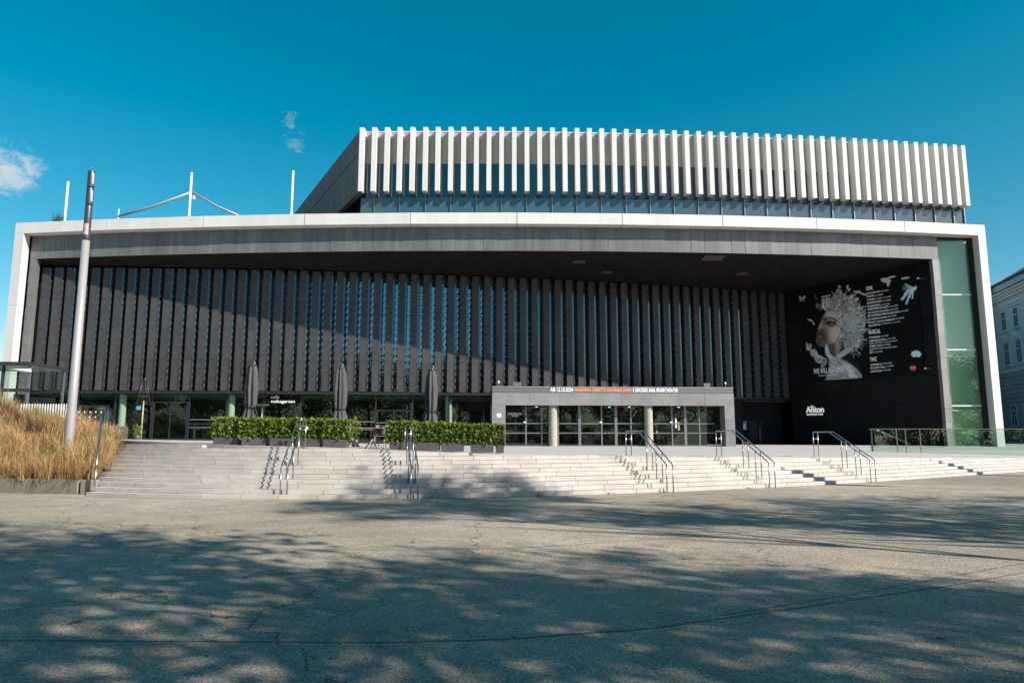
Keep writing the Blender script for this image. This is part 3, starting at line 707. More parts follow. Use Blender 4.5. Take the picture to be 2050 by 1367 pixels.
for i, ((u0, w0), (u1, w1)) in enumerate(zip(mu[:-1], mu[1:])):
    a, b = eu(u0), eu(u1)
    pn = tp(eprism(a + .04, b - .04, GBK, GBK + .02, zd, zs + .1), 'door_pane', 'window_glass', porch)
    if i < 11 or True:
        e_ = b - .07 if i < 11 else a + (b - a) * .7
        for z in (zb1, zb2): tp(eprism(a + .06, e_, GBK - .06, GBK - .02, z - .04, z + .04), 'push_bar', 'mullion_grey', porch)
for u, w in mu[1:-1]: 
    a = eu(u); h_ = .11 if w else .055
    tp(eprism(a - h_, a + h_, GBK - .1, GBK + .1, zd, zs + .1), 'mullion', 'mullion_grey', porch)
tp(eprism(pl_, pr_, GBK - .12, GBK + .1, zd, tz(8, 57) + .07), 'threshold', 'mullion_grey', porch)
tp(eprism(.3, EL - .3, 6.0, 6.3, zd, zs + .2), 'lobby_wall', 'interior_dark', porch)
for u in (1108.5, 1302): 
    c = E0 + EX * eu(u) - EN * .56
    tp(MB().lathe([(.35, .9), (.35, zs + .2)], 20, (c.x, c.y)), 'column', 'beige_column', porch)
for u, v0, v1 in ((1352, 836, 856), (1360.5, 835, 856), (1366, 844, 861), (1321.5, 862, 868)):
    s_ = eu(u); tp(eprism(s_ - .06, s_ + .06, GBK - .02, GBK - .005, ez_(v1), ez_(v0)), 'notice', 'wood' if u != 1360.5 else 'print_white', porch)
for u in (1052.5, 1207, 1350): s_ = eu(u); tp(eprism(s_ - .1, s_ + .1, GBK - .16, GBK - .1, ez_(846), ez_(843.5)), 'door_sign', 'print_white', porch)
s_ = eu(999); tp(eprism(s_ - .18, s_ + .18, -.02, -.002, ez_(835), ez_(828)), 'notice', 'print_white', porch)
for u in (1075, 1222, 1262, 1222 + 140): s_ = eu(u); tp(eprism(s_ - .09, s_ + .09, .2, .35, zs - .16, zs - .08), 'ceiling_light', 'led_white', porch)
# lettering of the ticker and on the door
EXv, EZv = Vector((EX.x, EX.y, 0)), Vector((0, 0, 1))
def eorg(u, v, b): s_ = eu(u, v); p = E0 + EX * s_ - EN * b; return Vector((p.x, p.y, ez_(v)))
zt_lo, zt_h = ez_(784.2), ez_(776) - ez_(784.2)
for txt, u0, u1, m_ in (('AB 12.10.2024:', 1102, 1148.5, 'led_white'), ('PAGANINI', 1151, 1179.5, 'led_orange'), ('|', 1182, 1183, 'led_orange'), ('OPERETTE VON FRANZ LEHÁR', 1185.5, 1264.5, 'led_orange'), ('|', 1267.5, 1268.5, 'led_white'), ('GROSSER SAAL MUSIKTHEATER', 1271.5, 1357.5, 'led_white')):
    a, b = eu(u0, 780), eu(u1, 780); p = E0 + EX * a - EN * .03
    text('lettering', txt, (p.x, p.y, zt_lo), EXv, EZv, b - a, zt_h * (1.15 if 'Á' in txt else 1), m_, led, TB, 0.006, .012)
p = E0 + EX * eu(1019) - EN * (GBK - .012)
for txt, u0, u1, v0, v1 in (('LANDESTHEATER LINZ', 1018.5, 1046.5, 826, 829.6), ('MUSIKTHEATER', 1027, 1040, 830.5, 833.5)):
    a, b = eu(u0), eu(u1); p = E0 + EX * a - EN * (GBK - .012)
    text('lettering', txt, (p.x, p.y, ez_(v1)), EXv, EZv, b - a, ez_(v0) - ez_(v1), 'print_white', porch, TB, .02, .01)
# floodlights on the porch roof
for u, w_ in ((1035.5, .34), (1417.5, .27)):
    s_ = eu(u, 768); tp(eprism(s_ - w_, s_ + w_, .25, .7, zt + .03, zt + .36), 'floodlight', 'led_board', porch)
for u in (998.5, 1455):
    s_ = eu(u, 768); tp(eprism(s_ - .03, s_ + .03, .3, .36, zt, zt + .3), 'sensor_post', 'mullion_grey', porch)
    c = E0 + EX * s_ - EN * .33; tp(MB().lathe([(.0, zt + .45), (.07, zt + .42), (.1, zt + .36), (.07, zt + .3), (0, zt + .27)], 10, (c.x, c.y)), 'sensor_head', 'print_white', porch)

# --- roof deck and upper storey
rd = MB(); rxs = np.linspace(XL + .3, XR - .3, 30)
for a, b in zip(rxs[:-1], rxs[1:]): rd.prism([bpt(a, BDEP - .2), bpt(b, BDEP - .2), (b, 140), (a, 140)], ZT - .75, ZT - .35)
tp(rd, 'roof_deck', 'stair_core')
bw = MB().box(XL + .4, XL + .7, BD(XL) + .9, 140, .9, ZT - .4); bw.box(XR - .4, XR - .1, BD(XR) + 1.5, 140, .9, ZT - .4); bw.box(XL + .4, XR - .1, 139, 140, .9, ZT - .4)
tp(bw, 'outer_wall', 'black_panel')
fu = [721, 746, 772, 797.5, 823.6, 849.8, 875, 901, 927, 953, 978.5, 1004, 1029.7, 1055.3, 1081, 1107, 1132, 1157, 1182, 1207, 1232, 1257, 1281, 1306, 1330, 1354.6, 1379, 1403.6, 1427, 1451, 1474, 1497.5, 1520, 1543, 1565.5, 1588, 1610, 1632, 1654, 1676, 1697.5, 1720, 1740.6, 1761, 1782, 1802, 1823, 1843.5, 1863, 1883.5, 1902, 1922, 1939]
vb = cubic([700, 900, 1050, 1250, 1450, 1650, 1800, 1940], [383, 382, 382.5, 385, 390, 397.5, 403.5, 412])
UZ0 = P(950, 382, 59.5).z; UZ1 = P(950, 254.5, 59.5).z
UP = [PZ(u, vb(u), UZ0) for u in fu]
qu = np.poly1d(np.polyfit([p.x for p in UP], [p.y for p in UP], 2)); qud = qu.deriv()
def Uc(x, back=0.0): s = qud(x); l = math.hypot(1, s); return Vector((x - s / l * back, qu(x) + back / l))
ux = []
for u in fu:
    x = 0
    for _ in range(25): r = ray(u, vb(u)); x = r[0] / r[1] * qu(x)
    ux.append(x)
sl_ = Vector((-.487, .873))
UL, UR = ux[0] - .2, ux[-1] + .25
GP = .92
uxs = np.linspace(UL, UR, 40)
ub = MB()
for a, b in zip(uxs[:-1], uxs[1:]): ub.prism([Uc(a, GP + .12), Uc(b, GP + .12), Uc(b, 14), Uc(a, 14)], ZT - .5, UZ1 - .25)
upper = tp(ub, 'upper_storey', 'mullion_dark')
ZS = P(950, 328.5, 59.5 + GP).z
sp_e = np.linspace(UL, UR, 27)
for a, b in zip(sp_e[:-1], sp_e[1:]): tp(MB().prism([Uc(a + .005, GP - .06), Uc(b - .005, GP - .06), Uc(b - .005, GP + .1), Uc(a + .005, GP + .1)], ZS, UZ1 - .12), 'spandrel_panel', 'spandrel_concrete', upper)
cp = MB()
for a, b in zip(uxs[:-1], uxs[1:]): cp.prism([Uc(a, GP - .1), Uc(b, GP - .1), Uc(b, GP + .6), Uc(a, GP + .6)], UZ1 - .116, UZ1 - .02)
tp(cp, 'parapet_cap', 'white_concrete', upper)
for x in ux:
    s = qud(x); t_ = Vector((1, s)).normalized() * .205
    a, b, c, d = Uc(x) - t_, Uc(x) + t_, Uc(x, GP - .07) + t_, Uc(x, GP - .07) - t_
    tp(MB().prism([a, b, c, d], UZ0, UZ1), 'roof_fin', 'white_concrete', upper)
pe = list(ux[1::2]) + [UR]; pe = [UL] + pe
for a, b in zip(pe[:-1], pe[1:]):
    tp(MB().prism([Uc(a + .05, GP + .0), Uc(b - .05, GP + .0), Uc(b - .05, GP + .06), Uc(a + .05, GP + .06)], UZ0 - .25, ZS - .02), 'glass_pane', 'upper_glass', upper)
    tp(MB().prism([Uc(a + .05, GP + .02), Uc(b - .05, GP + .02), Uc(b - .05, GP + .07), Uc(a + .05, GP + .07)], ZT - .4, UZ0 - .28), 'glass_pane', 'lower_glass', upper)
    tp(MB().prism([Uc(b - .04, GP - .12), Uc(b + .04, GP - .12), Uc(b + .04, GP + .1), Uc(b - .04, GP + .1)], ZT - .4, ZS - .01), 'mullion', 'mullion_grey', upper)
# splayed concrete side wall of the upper storey
a = Uc(ux[0] - .22, .05); b = a + sl_ * 34; wn_ = Vector((sl_.y, -sl_.x))
for f0, f1 in ((0, .62), (.62, 1.0)):
    zz0 = UZ0 - .1 + (UZ1 - UZ0) * f0; zz1 = UZ0 - .1 + (UZ1 - .15 - UZ0) * f1
    tp(MB().prism([a, b, b + wn_ * .5, a + wn_ * .5], zz0 + .008, zz1 - .008), 'side_wall_panel', 'rough_concrete', upper)
ug = MB().prism([a + wn_ * 1.2 + sl_ * 1.0, b + wn_ * 1.2, b + wn_ * 1.4, a + wn_ * 1.4 + sl_ * 1.0], ZT - .5, UZ0 + .5); tp(ug, 'side_glazing', 'upper_glass', upper)
tp(MB().prism([a + wn_ * .5 + sl_ * .3, b + wn_ * .5, b + wn_ * 12, Uc(UL + 8, 8)], UZ0 - .05, UZ0 + .1), 'overhang_soffit', 'black_panel', upper)

# ================================================================ SIGNS AND POSTER
# season poster hung on the right return wall
pl = sn * 0.28
def wallhit(u, v, off2):
    r = ray(u, v); o2 = A0 + off2; k = r[0] / r[1]
    s_ = (k * o2.y - o2.x) / (sd.x - k * sd.y); p = o2 + sd * s_
    return s_, P(u, v, p.y).z
c_ = [wallhit(u, v, pl) for u, v in ((1596, 589), (1832, 541), (1849, 741), (1613, 770))]
ps0, ps1 = (c_[0][0] + c_[3][0]) / 2, (c_[1][0] + c_[2][0]) / 2
pz1, pz0 = (c_[0][1] + c_[1][1]) / 2, (c_[2][1] + c_[3][1]) / 2
p0 = A0 + sd * ps0 + pl
poster = thing('season_poster', 'huge black season poster with pale curly-haired portrait hung on dark side wall', 'poster', (p0.x, p0.y, pz0))
PO = tuple(poster.location); PXv = Vector((sd.x, sd.y, 0)); PW, PH = ps1 - ps0, pz1 - pz0; PNv = Vector((sn.x, sn.y, 0))
def pp(s_, t_, d=0.0): return Vector((p0.x, p0.y, pz0)) + PXv * (s_ * PW) + Vector((0, 0, t_ * PH)) + PNv * d
def crop2st(x, y):     # poster drawing grid -> poster coordinates
    tl, tr, br, bl = np.array((78, 315.)), np.array((1325, 60.)), np.array((1415, 1110.)), np.array((180, 1260.))
    s_, t_ = .5, .5
    for _ in range(12):
        e = tl * (1-s_) * t_ + tr * s_ * t_ + br * s_ * (1-t_) + bl * (1-s_) * (1-t_) - np.array((x, y))
        ds = (tr - tl) * t_ + (br - bl) * (1-t_); dt = (tl - bl) * (1-s_) + (tr - br) * s_
        sol = np.linalg.solve(np.stack([ds, dt], 1), -e); s_ += sol[0]; t_ += sol[1]
    return s_, t_
MB().prism([(pp(0, 0, 0).x, pp(0, 0, 0).y), (pp(1, 0, 0).x, pp(1, 0, 0).y), (pp(1, 0, -.12).x, pp(1, 0, -.12).y), (pp(0, 0, -.12).x, pp(0, 0, -.12).y)], pz0, pz1).build('backing_frame', 'void_black', poster, PO)
# the printed picture: a fine sheet whose ink colour is drawn by code
gx, gy_ = 250, 210
S_, T_ = np.meshgrid(np.linspace(0, 1, gx), np.linspace(0, 1, gy_))
tl, tr, br, bl = np.array((78, 315.)), np.array((1325, 60.)), np.array((1415, 1110.)), np.array((180, 1260.))
X_ = tl[0]*(1-S_)*T_ + tr[0]*S_*T_ + br[0]*S_*(1-T_) + bl[0]*(1-S_)*(1-T_)
Y_ = tl[1]*(1-S_)*T_ + tr[1]*S_*T_ + br[1]*S_*(1-T_) + bl[1]*(1-S_)*(1-T_)
def paint_poster(X_, Y_):
    """ink of the poster picture on its drawing grid: soft monochrome portrait, curls, lace, butterflies"""
    ink = [np.zeros(X_.shape + (3,)) + np.array((.014, .0145, .016))]
    rp = np.random.default_rng(5)
    def ell(cx, cy, rx, ry, ang=0, soft=.25):
        c, s_ = math.cos(math.radians(ang)), math.sin(math.radians(ang)); dx, dy = X_ - cx, Y_ - cy
        d = np.hypot((dx * c + dy * s_) / rx, (-dx * s_ + dy * c) / ry)
        t = np.clip((1 + soft - d) / (2 * soft), 0, 1); return t * t * (3 - 2 * t)
    def over(mask, colr):
        m_ = np.clip(mask, 0, 1)[..., None]; ink[0] = ink[0] * (1 - m_) + np.array(colr) * m_
    def poly(pts, soft):      # soft-edged polygon: signed distance
        pts = np.array(pts, float); n = len(pts); inside = np.zeros(X_.shape, bool); d = np.full(X_.shape, 1e9)
        for i in range(n):
            (x0, y0), (x1, y1) = pts[i], pts[(i + 1) % n]
            l2 = (x1-x0)**2 + (y1-y0)**2 + 1e-6; t = np.clip(((X_-x0)*(x1-x0) + (Y_-y0)*(y1-y0)) / l2, 0, 1)
            d = np.minimum(d, np.hypot(X_ - x0 - t*(x1-x0), Y_ - y0 - t*(y1-y0)))
            c = ((y0 > Y_) != (y1 > Y_)) & (X_ < (x1-x0) * (Y_-y0) / (y1-y0 + 1e-9) + x0); inside ^= c
        return np.clip(.5 + np.where(inside, d, -d) / soft, 0, 1)
    def stroke(x, y, w_, colr, a=1.0):
        d = np.full(X_.shape, 1e9)
        for x0, y0, x1, y1 in zip(x[:-1], y[:-1], x[1:], y[1:]):
            l2 = (x1-x0)**2 + (y1-y0)**2 + 1e-6; t = np.clip(((X_-x0)*(x1-x0) + (Y_-y0)*(y1-y0)) / l2, 0, 1)
            d = np.minimum(d, np.hypot(X_ - x0 - t*(x1-x0), Y_ - y0 - t*(y1-y0)))
        over(np.clip(1.5 - d / w_, 0, 1) * a, colr)
    g = lambda v, w=0.0: (v * (1 + .10 * w), v, v * (1 - .08 * w))
    over(poly([(560, 960), (700, 930), (800, 1040), (860, 1180), (900, 1230), (560, 1230)], 60) * .8, (.030, .038, .046))
    # hair behind the head
    hair = [(395, 480), (420, 420), (480, 370), (560, 330), (640, 345), (690, 420), (770, 470), (790, 540), (815, 620), (800, 690), (810, 780), (760, 850), (720, 910), (660, 900), (610, 850), (600, 700), (580, 560), (520, 490)]
    over(poly(hair, 46), g(.30))
    over(ell(700, 560, 90, 140, 10, .6) * .7, g(.52)); over(ell(690, 780, 80, 100, 0, .6) * .6, g(.40)); over(ell(520, 420, 110, 50, -20, .6) * .6, g(.34))
    hm = poly(hair, 60)
    flow = lambda x, y: math.atan2(y - 640, x - 520) + 1.25      # locks sweep back from the face
    for k in range(260):
        i = rp.integers(0, len(hair)); j = rp.integers(0, len(hair)); t = rp.uniform(0, 1)
        x, y = hair[i][0] * t + hair[j][0] * (1 - t), hair[i][1] * t + hair[j][1] * (1 - t)
        if x < 600 and y > 540: continue
        a = flow(x, y) - 1.25 + rp.normal(0, .5); px, py = [x], [y]; cv = rp.normal(0, .35)
        for _ in range(6):
            px.append(px[-1] + 15 * math.cos(a)); py.append(py[-1] + 15 * math.sin(a)); a += cv
        v = rp.choice([.06, .14, .45, .62, .78]); stroke(px, py, rp.uniform(2.5, 6), g(v), rp.uniform(.3, .7))
    for k in range(34):                                                    # loose ringlets on the outline
        a = rp.uniform(-1.5, 1.4); cx, cy = 655 + 160 * math.cos(a), 640 + 270 * math.sin(a); r0 = rp.uniform(14, 30); th = rp.uniform(0, 6.3) + np.linspace(0, rp.uniform(2.5, 4.5), 9)
        stroke(cx + r0 * np.cos(th), cy + r0 * np.sin(th), rp.uniform(2.5, 5), g(rp.uniform(.4, .8)), .7)
    # neck and face, lit from the right
    over(poly([(420, 830), (560, 780), (590, 860), (560, 960), (490, 1000), (420, 960)], 40), g(.13, 2)); over(poly([(520, 820), (580, 790), (585, 880), (545, 960)], 50), g(.40, 1.5))
    fpts = [(415, 500), (480, 486), (540, 505), (575, 570), (580, 660), (572, 760), (540, 820), (470, 850), (390, 878), (335, 870), (305, 820), (318, 775), (312, 745), (330, 715), (318, 690), (345, 630), (362, 590), (385, 545)]
    face = poly(fpts, 14)
    over(face, g(.30, 1.5))
    over(ell(480, 545, 85, 50, 12, .8) * face, g(.50, 1)); over(ell(520, 720, 58, 110, 8, .8) * face * .95, g(.56, 1))
    over(poly([(300, 700), (400, 690), (430, 760), (440, 860), (300, 900)], 60) * face * .85, g(.085, 2)); over(poly([(370, 560), (400, 560), (410, 640), (350, 660), (330, 690)], 40) * face * .8, g(.09, 2))
    over(ell(415, 830, 60, 30, -10, .8) * face * .5, g(.22, 2))
    over(poly([(352, 640), (372, 600), (384, 612), (372, 665), (352, 700), (334, 700)], 12) * .85, g(.42, 1.5)); over(ell(368, 704, 22, 10, 10, .5) * .9, g(.05, 2))
    over(poly([(400, 618), (450, 596), (520, 606), (535, 640), (490, 662), (430, 650)], 18) * .92, g(.045, 2))     # eye socket
    over(ell(488, 640, 26, 9, 8, .5) * .85, g(.36, 1.5)); stroke([455, 485, 515], [648, 650, 645], 3, g(.03), .9); stroke([400, 440, 490, 535], [592, 570, 574, 600], 8, g(.035, 1), .95)
    over(poly([(318, 735), (350, 738), (385, 762), (350, 762), (322, 752)], 8), g(.07, 4)); over(poly([(325, 760), (385, 766), (372, 785), (340, 782)], 8), g(.22, 4)); stroke([318, 350, 388], [754, 758, 765], 3, g(.02), .9)
    over(ell(588, 775, 26, 38, 12, .3), g(.40, 2)); over(ell(592, 782, 11, 19, 12, .5), g(.13, 2))
    for k in range(40):                                                    # locks falling over temple and nape
        x, y = rp.uniform(540, 620), rp.uniform(500, 760); a = rp.uniform(.6, 1.9); v = rp.choice([.10, .5, .7, .8])
        stroke([x, x + 22 * math.cos(a), x + 44 * math.cos(a + .4)], [y, y + 22 * math.sin(a), y + 44 * math.sin(a + .4)], rp.uniform(3, 6), g(v), .6)
    stroke([205, 225, 255, 278], [602, 600, 615, 648], 6, g(.7), .9)
    # lace collar and bow
    for cx, cy, rx, ry in ((225, 890, 26, 42), (285, 950, 46, 40), (345, 1010, 54, 42), (405, 1060, 22, 46)):
        over(ell(cx, cy, rx, ry, 35, .14), g(.50))
        for k in range(22): over(ell(cx + rp.uniform(-.75, .75) * rx, cy + rp.uniform(-.75, .75) * ry, 5, 4, 0, .5) * .8, g(.05))
    stroke([196, 200, 230, 300, 370, 430], [850, 880, 915, 960, 985, 1010], 7, g(.6), .9)
    over(poly([(455, 1010), (540, 970), (660, 1020), (770, 1100), (820, 1160), (815, 1190), (560, 1225), (430, 1225), (470, 1100)], 22), g(.42)); over(poly([(600, 1040), (700, 1055), (790, 1130), (800, 1180), (680, 1190)], 40) * .8, g(.66))
    over(poly([(540, 960), (620, 900), (700, 870), (720, 885), (650, 950), (570, 1000)], 14), g(.5)); over(poly([(420, 850), (440, 860), (470, 950), (520, 985), (470, 1010), (425, 960), (410, 900)], 14), g(.62))
    for k in range(90):
        x, y = rp.uniform(450, 790), rp.uniform(980, 1190)
        if y < 1000 + (x - 560) * .55 and x > 560: continue
        a = rp.uniform(.2, 1.3); v = rp.choice([.10, .18, .7, .8]); l_ = rp.uniform(20, 60)
        stroke([x, x + l_ * math.cos(a), x + 1.6 * l_ * math.cos(a + .3)], [y, y + l_ * math.sin(a), y + 1.6 * l_ * math.sin(a + .3)], rp.uniform(2.5, 5), g(v), .5)
    def butterfly(cx, cy, sz, ang, v):
        for sx_, an in ((-1, -35), (1, 35)):
            c, s_ = math.cos(math.radians(ang)), math.sin(math.radians(ang))
            over(ell(cx + sx_ * sz * .5 * c, cy + sx_ * sz * .5 * s_ - sz * .18, sz * .36, sz * .56, ang + an, .12), g(v)); over(ell(cx + sx_ * sz * .36 * c, cy + sx_ * sz * .36 * s_ + sz * .35, sz * .25, sz * .34, ang - an, .15), g(v * .75))
        over(ell(cx, cy, sz * .08, sz * .6, ang, .3), g(.04))
    butterfly(122, 378, 44, -8, .5); butterfly(285, 365, 30, 60, .14); butterfly(330, 455, 34, 20, .2); butterfly(300, 445, 26, 100, .28)
    butterfly(545, 258, 40, -75, .45); butterfly(650, 250, 34, 60, .55); butterfly(715, 360, 54, 30, .5); butterfly(700, 415, 32, 60, .5); butterfly(585, 320, 34, 20, .4)
    stroke([715, 760, 800, 840], [283, 283, 300, 312], 9, g(.55)); stroke([740, 755, 770], [295, 278, 272], 8, g(.5))
    b = (.50, .56, .58)
    over(ell(1040, 155, 52, 26, 10, .12), b); over(ell(1065, 180, 16, 40, 0, .15), b); over(ell(1095, 120, 45, 10, -14, .15), b)
    for x1, y1, w_ in ((1205, 350, 13), (1245, 395, 10), (1225, 300, 8), (1300, 340, 7), (1270, 330, 9)): stroke([1335, (1335 + x1) / 2 - 12, x1], [225, (225 + y1) / 2 - 14, y1], w_, (.55, .68, .74), .9)
    for k in range(30):
        a = rp.uniform(2.4, 3.6); l_ = rp.uniform(60, 140); stroke([1325, 1325 + l_ * math.cos(a)], [235, 235 - l_ * math.sin(a) * .6], 2.2, (.5, .6, .65), .5)
    over(ell(1345, 915, 46, 36, 0, .12) * (X_ < 1400), (.62, .74, .78)); over(ell(1348, 962, 26, 22, 0, .2), (.014, .0145, .016))
    return np.clip(1.45 * ink[0] ** 1.32, .006, .95)
ink = paint_poster(X_, Y_)
me = bpy.data.meshes.new('print'); vv = []; 
for j in range(gy_):
    for i in range(gx): p_ = pp(S_[j, i], T_[j, i], .008) - Vector(PO); vv.append(tuple(p_))
ff = [(j*gx+i, j*gx+i+1, (j+1)*gx+i+1, (j+1)*gx+i) for j in range(gy_-1) for i in range(gx-1)]
me.from_pydata(vv, [], ff); ca = me.color_attributes.new('ink', 'FLOAT_COLOR', 'POINT')
ca.data.foreach_set('color', np.concatenate([ink.reshape(-1, 3), np.ones((gx*gy_, 1))], 1).astype(np.float32).ravel())
me.materials.append(M['poster_print']); link('printed_picture', me, poster)
def ptext(body, x0, y0, x1, h, mt='print_white', bold=.02):    # (x0,y0) lower-left on the drawing grid, right end x1, height h
    s0, t0 = crop2st(x0, y0); s1, _ = crop2st(x1, y0 - (x1 - x0) * .19); _, t1 = crop2st(x0, y0 - h)
    o = pp(s0, t0, .012)
    text('lettering', body, o, PXv, (0, 0, 1), (s1 - s0) * PW, (t1 - t0) * PH, mt, poster, PO, bold, .006)
for body, x0, y0, x1, h in (('OPER', 843, 268, 912, 42), ('MUSICAL', 882, 728, 1000, 46), ('TANZ', 903, 1008, 970, 42)): ptext(body, x0, y0, x1, h, bold=.035)
oper = [('DIE ZAUBERFLÖTE', 'ab 21.9.2024', 848, 307, 983, 1068), ('PAGANINI', 'ab 12.10.2024', 851, 341, 923, 1016), ('IL VIAGGIO', 'DIE REISE | ab 20.10.2024', 854, 377, 936, 1099), ('MADAMA BUTTERFLY', 'ab 7.12.2024', 856, 411, 1012, 1098),
        ('DIE HEILIGE ENTE', 'ab 14.12.2024', 859, 447, 990, 1083), ('UNSERE KINDER DER NACHT', 'ab 25.1.2025', 862, 478, 1077, 1167), ('DER FLIEGENDE HOLLÄNDER', 'ab 29.3.2025', 866, 512, 1078, 1166), ('DIE WUNDERBARE WIRKUNG DER NATUR', 'ab 4.2.2025', 868, 546, 1182, 1265),
        ('DIE GERISSENE FÜCHSIN', 'ab 29.3.2025', 871, 580, 1060, 1152), ('PAPAGENO UND DIE ZAUBERFLÖTE', 'ab 12.4.2025', 873, 614, 1138, 1227), ('GUILLAUME TELL', 'WILHELM TELL | ab 17.5.2025', 876, 648, 1000, 1190)]
mus = [('WONDERLAND', 'ab 6.9.2024', 886, 772, 994, 1078), ('SOMETHING ROTTEN!', 'ab 16.11.2024', 889, 808, 1052, 1148), ('', 'HAMLET ODER OMELETT, WAS IST DIE FRAGE', 890, 832, 890, 1166), ('SWEENEY TODD', 'ab 15.2.2025', 893, 864, 1014, 1102), ('', 'BARBIER DES GRAUENS VON FLEET STREET', 894, 890, 894, 1164), ('RENT', 'ab 26.4.2025', 897, 925, 937, 1026)]
tan = [('LOVETRAIN 2.0', 'ab 26.10.2024', 907, 1054, 1022, 1120), ('FALL / BODY NOVO', 'ab 1.2.2025', 909, 1087, 1052, 1136), ('LIVING ROOM', 'ab 10.5.2025', 911, 1122, 1016, 1108)]
for a_, b_, x0, y0, xm, x1 in oper + mus + tan:
    if a_: ptext(a_, x0, y0, xm, 21, bold=.03)
    xb = xm + (8 if a_ else 0); ptext(b_, xb, y0 - (xb - x0) * .19, x1, 15, bold=.01)
ptext('WIE WILL ICH LEBEN', 292, 1172, 634, 56, bold=.03)
ptext('2024/2025 | LANDESTHEATER-LINZ.AT', 352, 1196, 570, 16, bold=.02)
ptext('PREMIEREN', 1195, 146, 1268, 20, bold=.02)
ptext('MUSIKTHEATER', 352, 358, 458, 16, bold=.03)
for k in range(6): ptext('I', 366 + k * 16, 468 - k * 3.2, 373 + k * 16, 100, bold=.02)
for x0 in (366, 398, 430): ptext('-', x0 - 1, 468 - (x0 - 366) * .2, x0 + 24, 8, bold=.05)
cx, cy = crop2st(1319, 1057); rd_ = MB(); c0 = pp(cx, cy, .012)
rd_.add([c0 - Vector(PO)] + [c0 - Vector(PO) + PXv * (.27 * math.cos(a)) + Vector((0, 0, .27 * math.sin(a))) for a in np.linspace(0, 2*math.pi, 25)[:-1]], [(0, 1 + i, 1 + (i + 1) % 24) for i in range(24)])
rd_.build('red_roundel', 'print_red', poster)
ptext('karten', 1292, 1064, 1345, 13, bold=.03)
for s_, t_ in ((1.0, .93), (1.0, .05)):
    a = pp(s_, t_, -.05); MB().tube([a, a + PXv * .55 - PNv * .2], .03, 6).build('tension_bracket', 'steel', poster, PO)
    b = a + PXv * .15; MB().box(b.x - .06, b.x + .06, b.y - .06, b.y + .06, b.z - .07, b.z + .07).build('turnbuckle', 'print_white', poster, PO)

# restaurant sign
def on_side(u, v, d): s_, z_ = wallhit(u, v, sn * d); p_ = A0 + sd * s_ + sn * d; return Vector((p_.x, p_.y, z_)), s_
o1, s1 = on_side(1614, 826.5, .05); _, s2 = on_side(1650, 824, .05)
sign = thing('restaurant_sign', 'small illuminated white restaurant lettering on the dark side wall below the poster', 'sign', tuple(o1))
kz = 71.0 / FPX
text('lettering', 'Anton', o1, PXv, (0, 0, 1), s2 - s1, 13.5 * kz * .93, 'sign_white', sign, tuple(o1), .035, .05)
o2, a_ = on_side(1622, 816.5, .05); _, b_ = on_side(1630.5, 816, .05); text('lettering', 'das', o2, PXv, (0, 0, 1), b_ - a_, 5.5 * kz, 'sign_white', sign, tuple(o1), .0, .05)
o2, a_ = on_side(1616, 831.5, .05); _, b_ = on_side(1648, 830, .05); text('lettering', 'RESTAURANT & BAR', o2, PXv, (0, 0, 1), b_ - a_, 3.4 * kz, 'sign_white', sign, tuple(o1), .012, .05)
# cafe sign
o1 = onwall(538, 806.5, .69); oe = onwall(587, 806.5, .69); exv = (oe - o1); exv.z = 0
csign = thing('cafe_sign', 'white cafe name lettering on a black panel above the cafe door', 'sign', tuple(o1))
a, b = onwall(525, 808, .82), onwall(599, 787.5, .82)
MB().wall((a.x, a.y), (b.x, b.y), a.z - .1, b.z, .06).build('sign_panel', 'void_black', csign, tuple(o1))
kz = o1.y / FPX
text('lettering', 'volksgarten', o1 - Vector((0, 0, 1.3 * kz)), exv, (0, 0, 1), exv.length, 8.2 * kz, 'sign_white', csign, tuple(o1), .004, .03)
text('lettering', 'café', o1 + Vector((0, 0, 9.0 * kz)), exv, (0, 0, 1), exv.length * .34, 6.5 * kz, 'print_white', csign, tuple(o1), .0, .03)

# ================================================================ STREET FURNITURE
# --- double handrails on the stairs
def handrail(label, bot, top, group='double steel handrails on the stairs'):
    b = PZ(bot[0], bot[1], 0); d2 = 0.10
    (u0, v0, D0), (u1, v1, D1) = top      # knee of the slope, far end of the level piece
    k, e = P(u0, v0, D0), P(u1, v1, D1)
    h = thing('stair_handrail', label, 'handrail', tuple(b), 0, group)
    off = tuple(b); zb = 0.88
    for s_ in (-1, 1):
        o = Vector((s_ * d2, 0, 0)); A, K, E = Vector((b.x, b.y, zb)) + o, k + o, e + o
        E.z = K.z
        MB().tube([A + (K - A) * 0.0 + Vector((0, -.0, -.0)), A.lerp(K, .03), A.lerp(K, .5), K, K.lerp(E, .9), E], .022, 8).build('rail', 'steel', h, off)
        MB().tube([(A.x, A.y, -.02), A], .02, 8).build('post', 'steel', h, off)
        for q_ in (0.34, 0.68):
            m_ = A.lerp(K, q_); zg = max(0, stair_z(m_.x, m_.y)); MB().tube([(m_.x, m_.y, zg - .05), m_], .02, 8).build('post', 'steel', h, off)
        zg = tz(E.x, E.y) ; MB().tube([(E.x, E.y, stair_z(E.x, E.y) - .05), E], .02, 8).build('post', 'steel', h, off)
    for q_, dz in ((0, .3),): MB().tube([E - Vector((2 * d2, 0, dz)), E - Vector((0, 0, dz))], .015, 6).build('cross_bar', 'steel', h, off)
    return h
def stair_z(x, y):
    i = int(np.clip((x - XS[0]) / .05, 0, len(XS) - 1))
    for _ in range(3): d_ = (y - cD[i]) * nY[i] + (x - XS[i]) * nX[i]; i = int(np.clip((x - nX[i] * d_ - XS[0]) / .05, 0, len(XS) - 1))
    return min(max(0, math.ceil(d_ / TREAD)) * RISE if d_ > 0 else 0, zf_at(x))
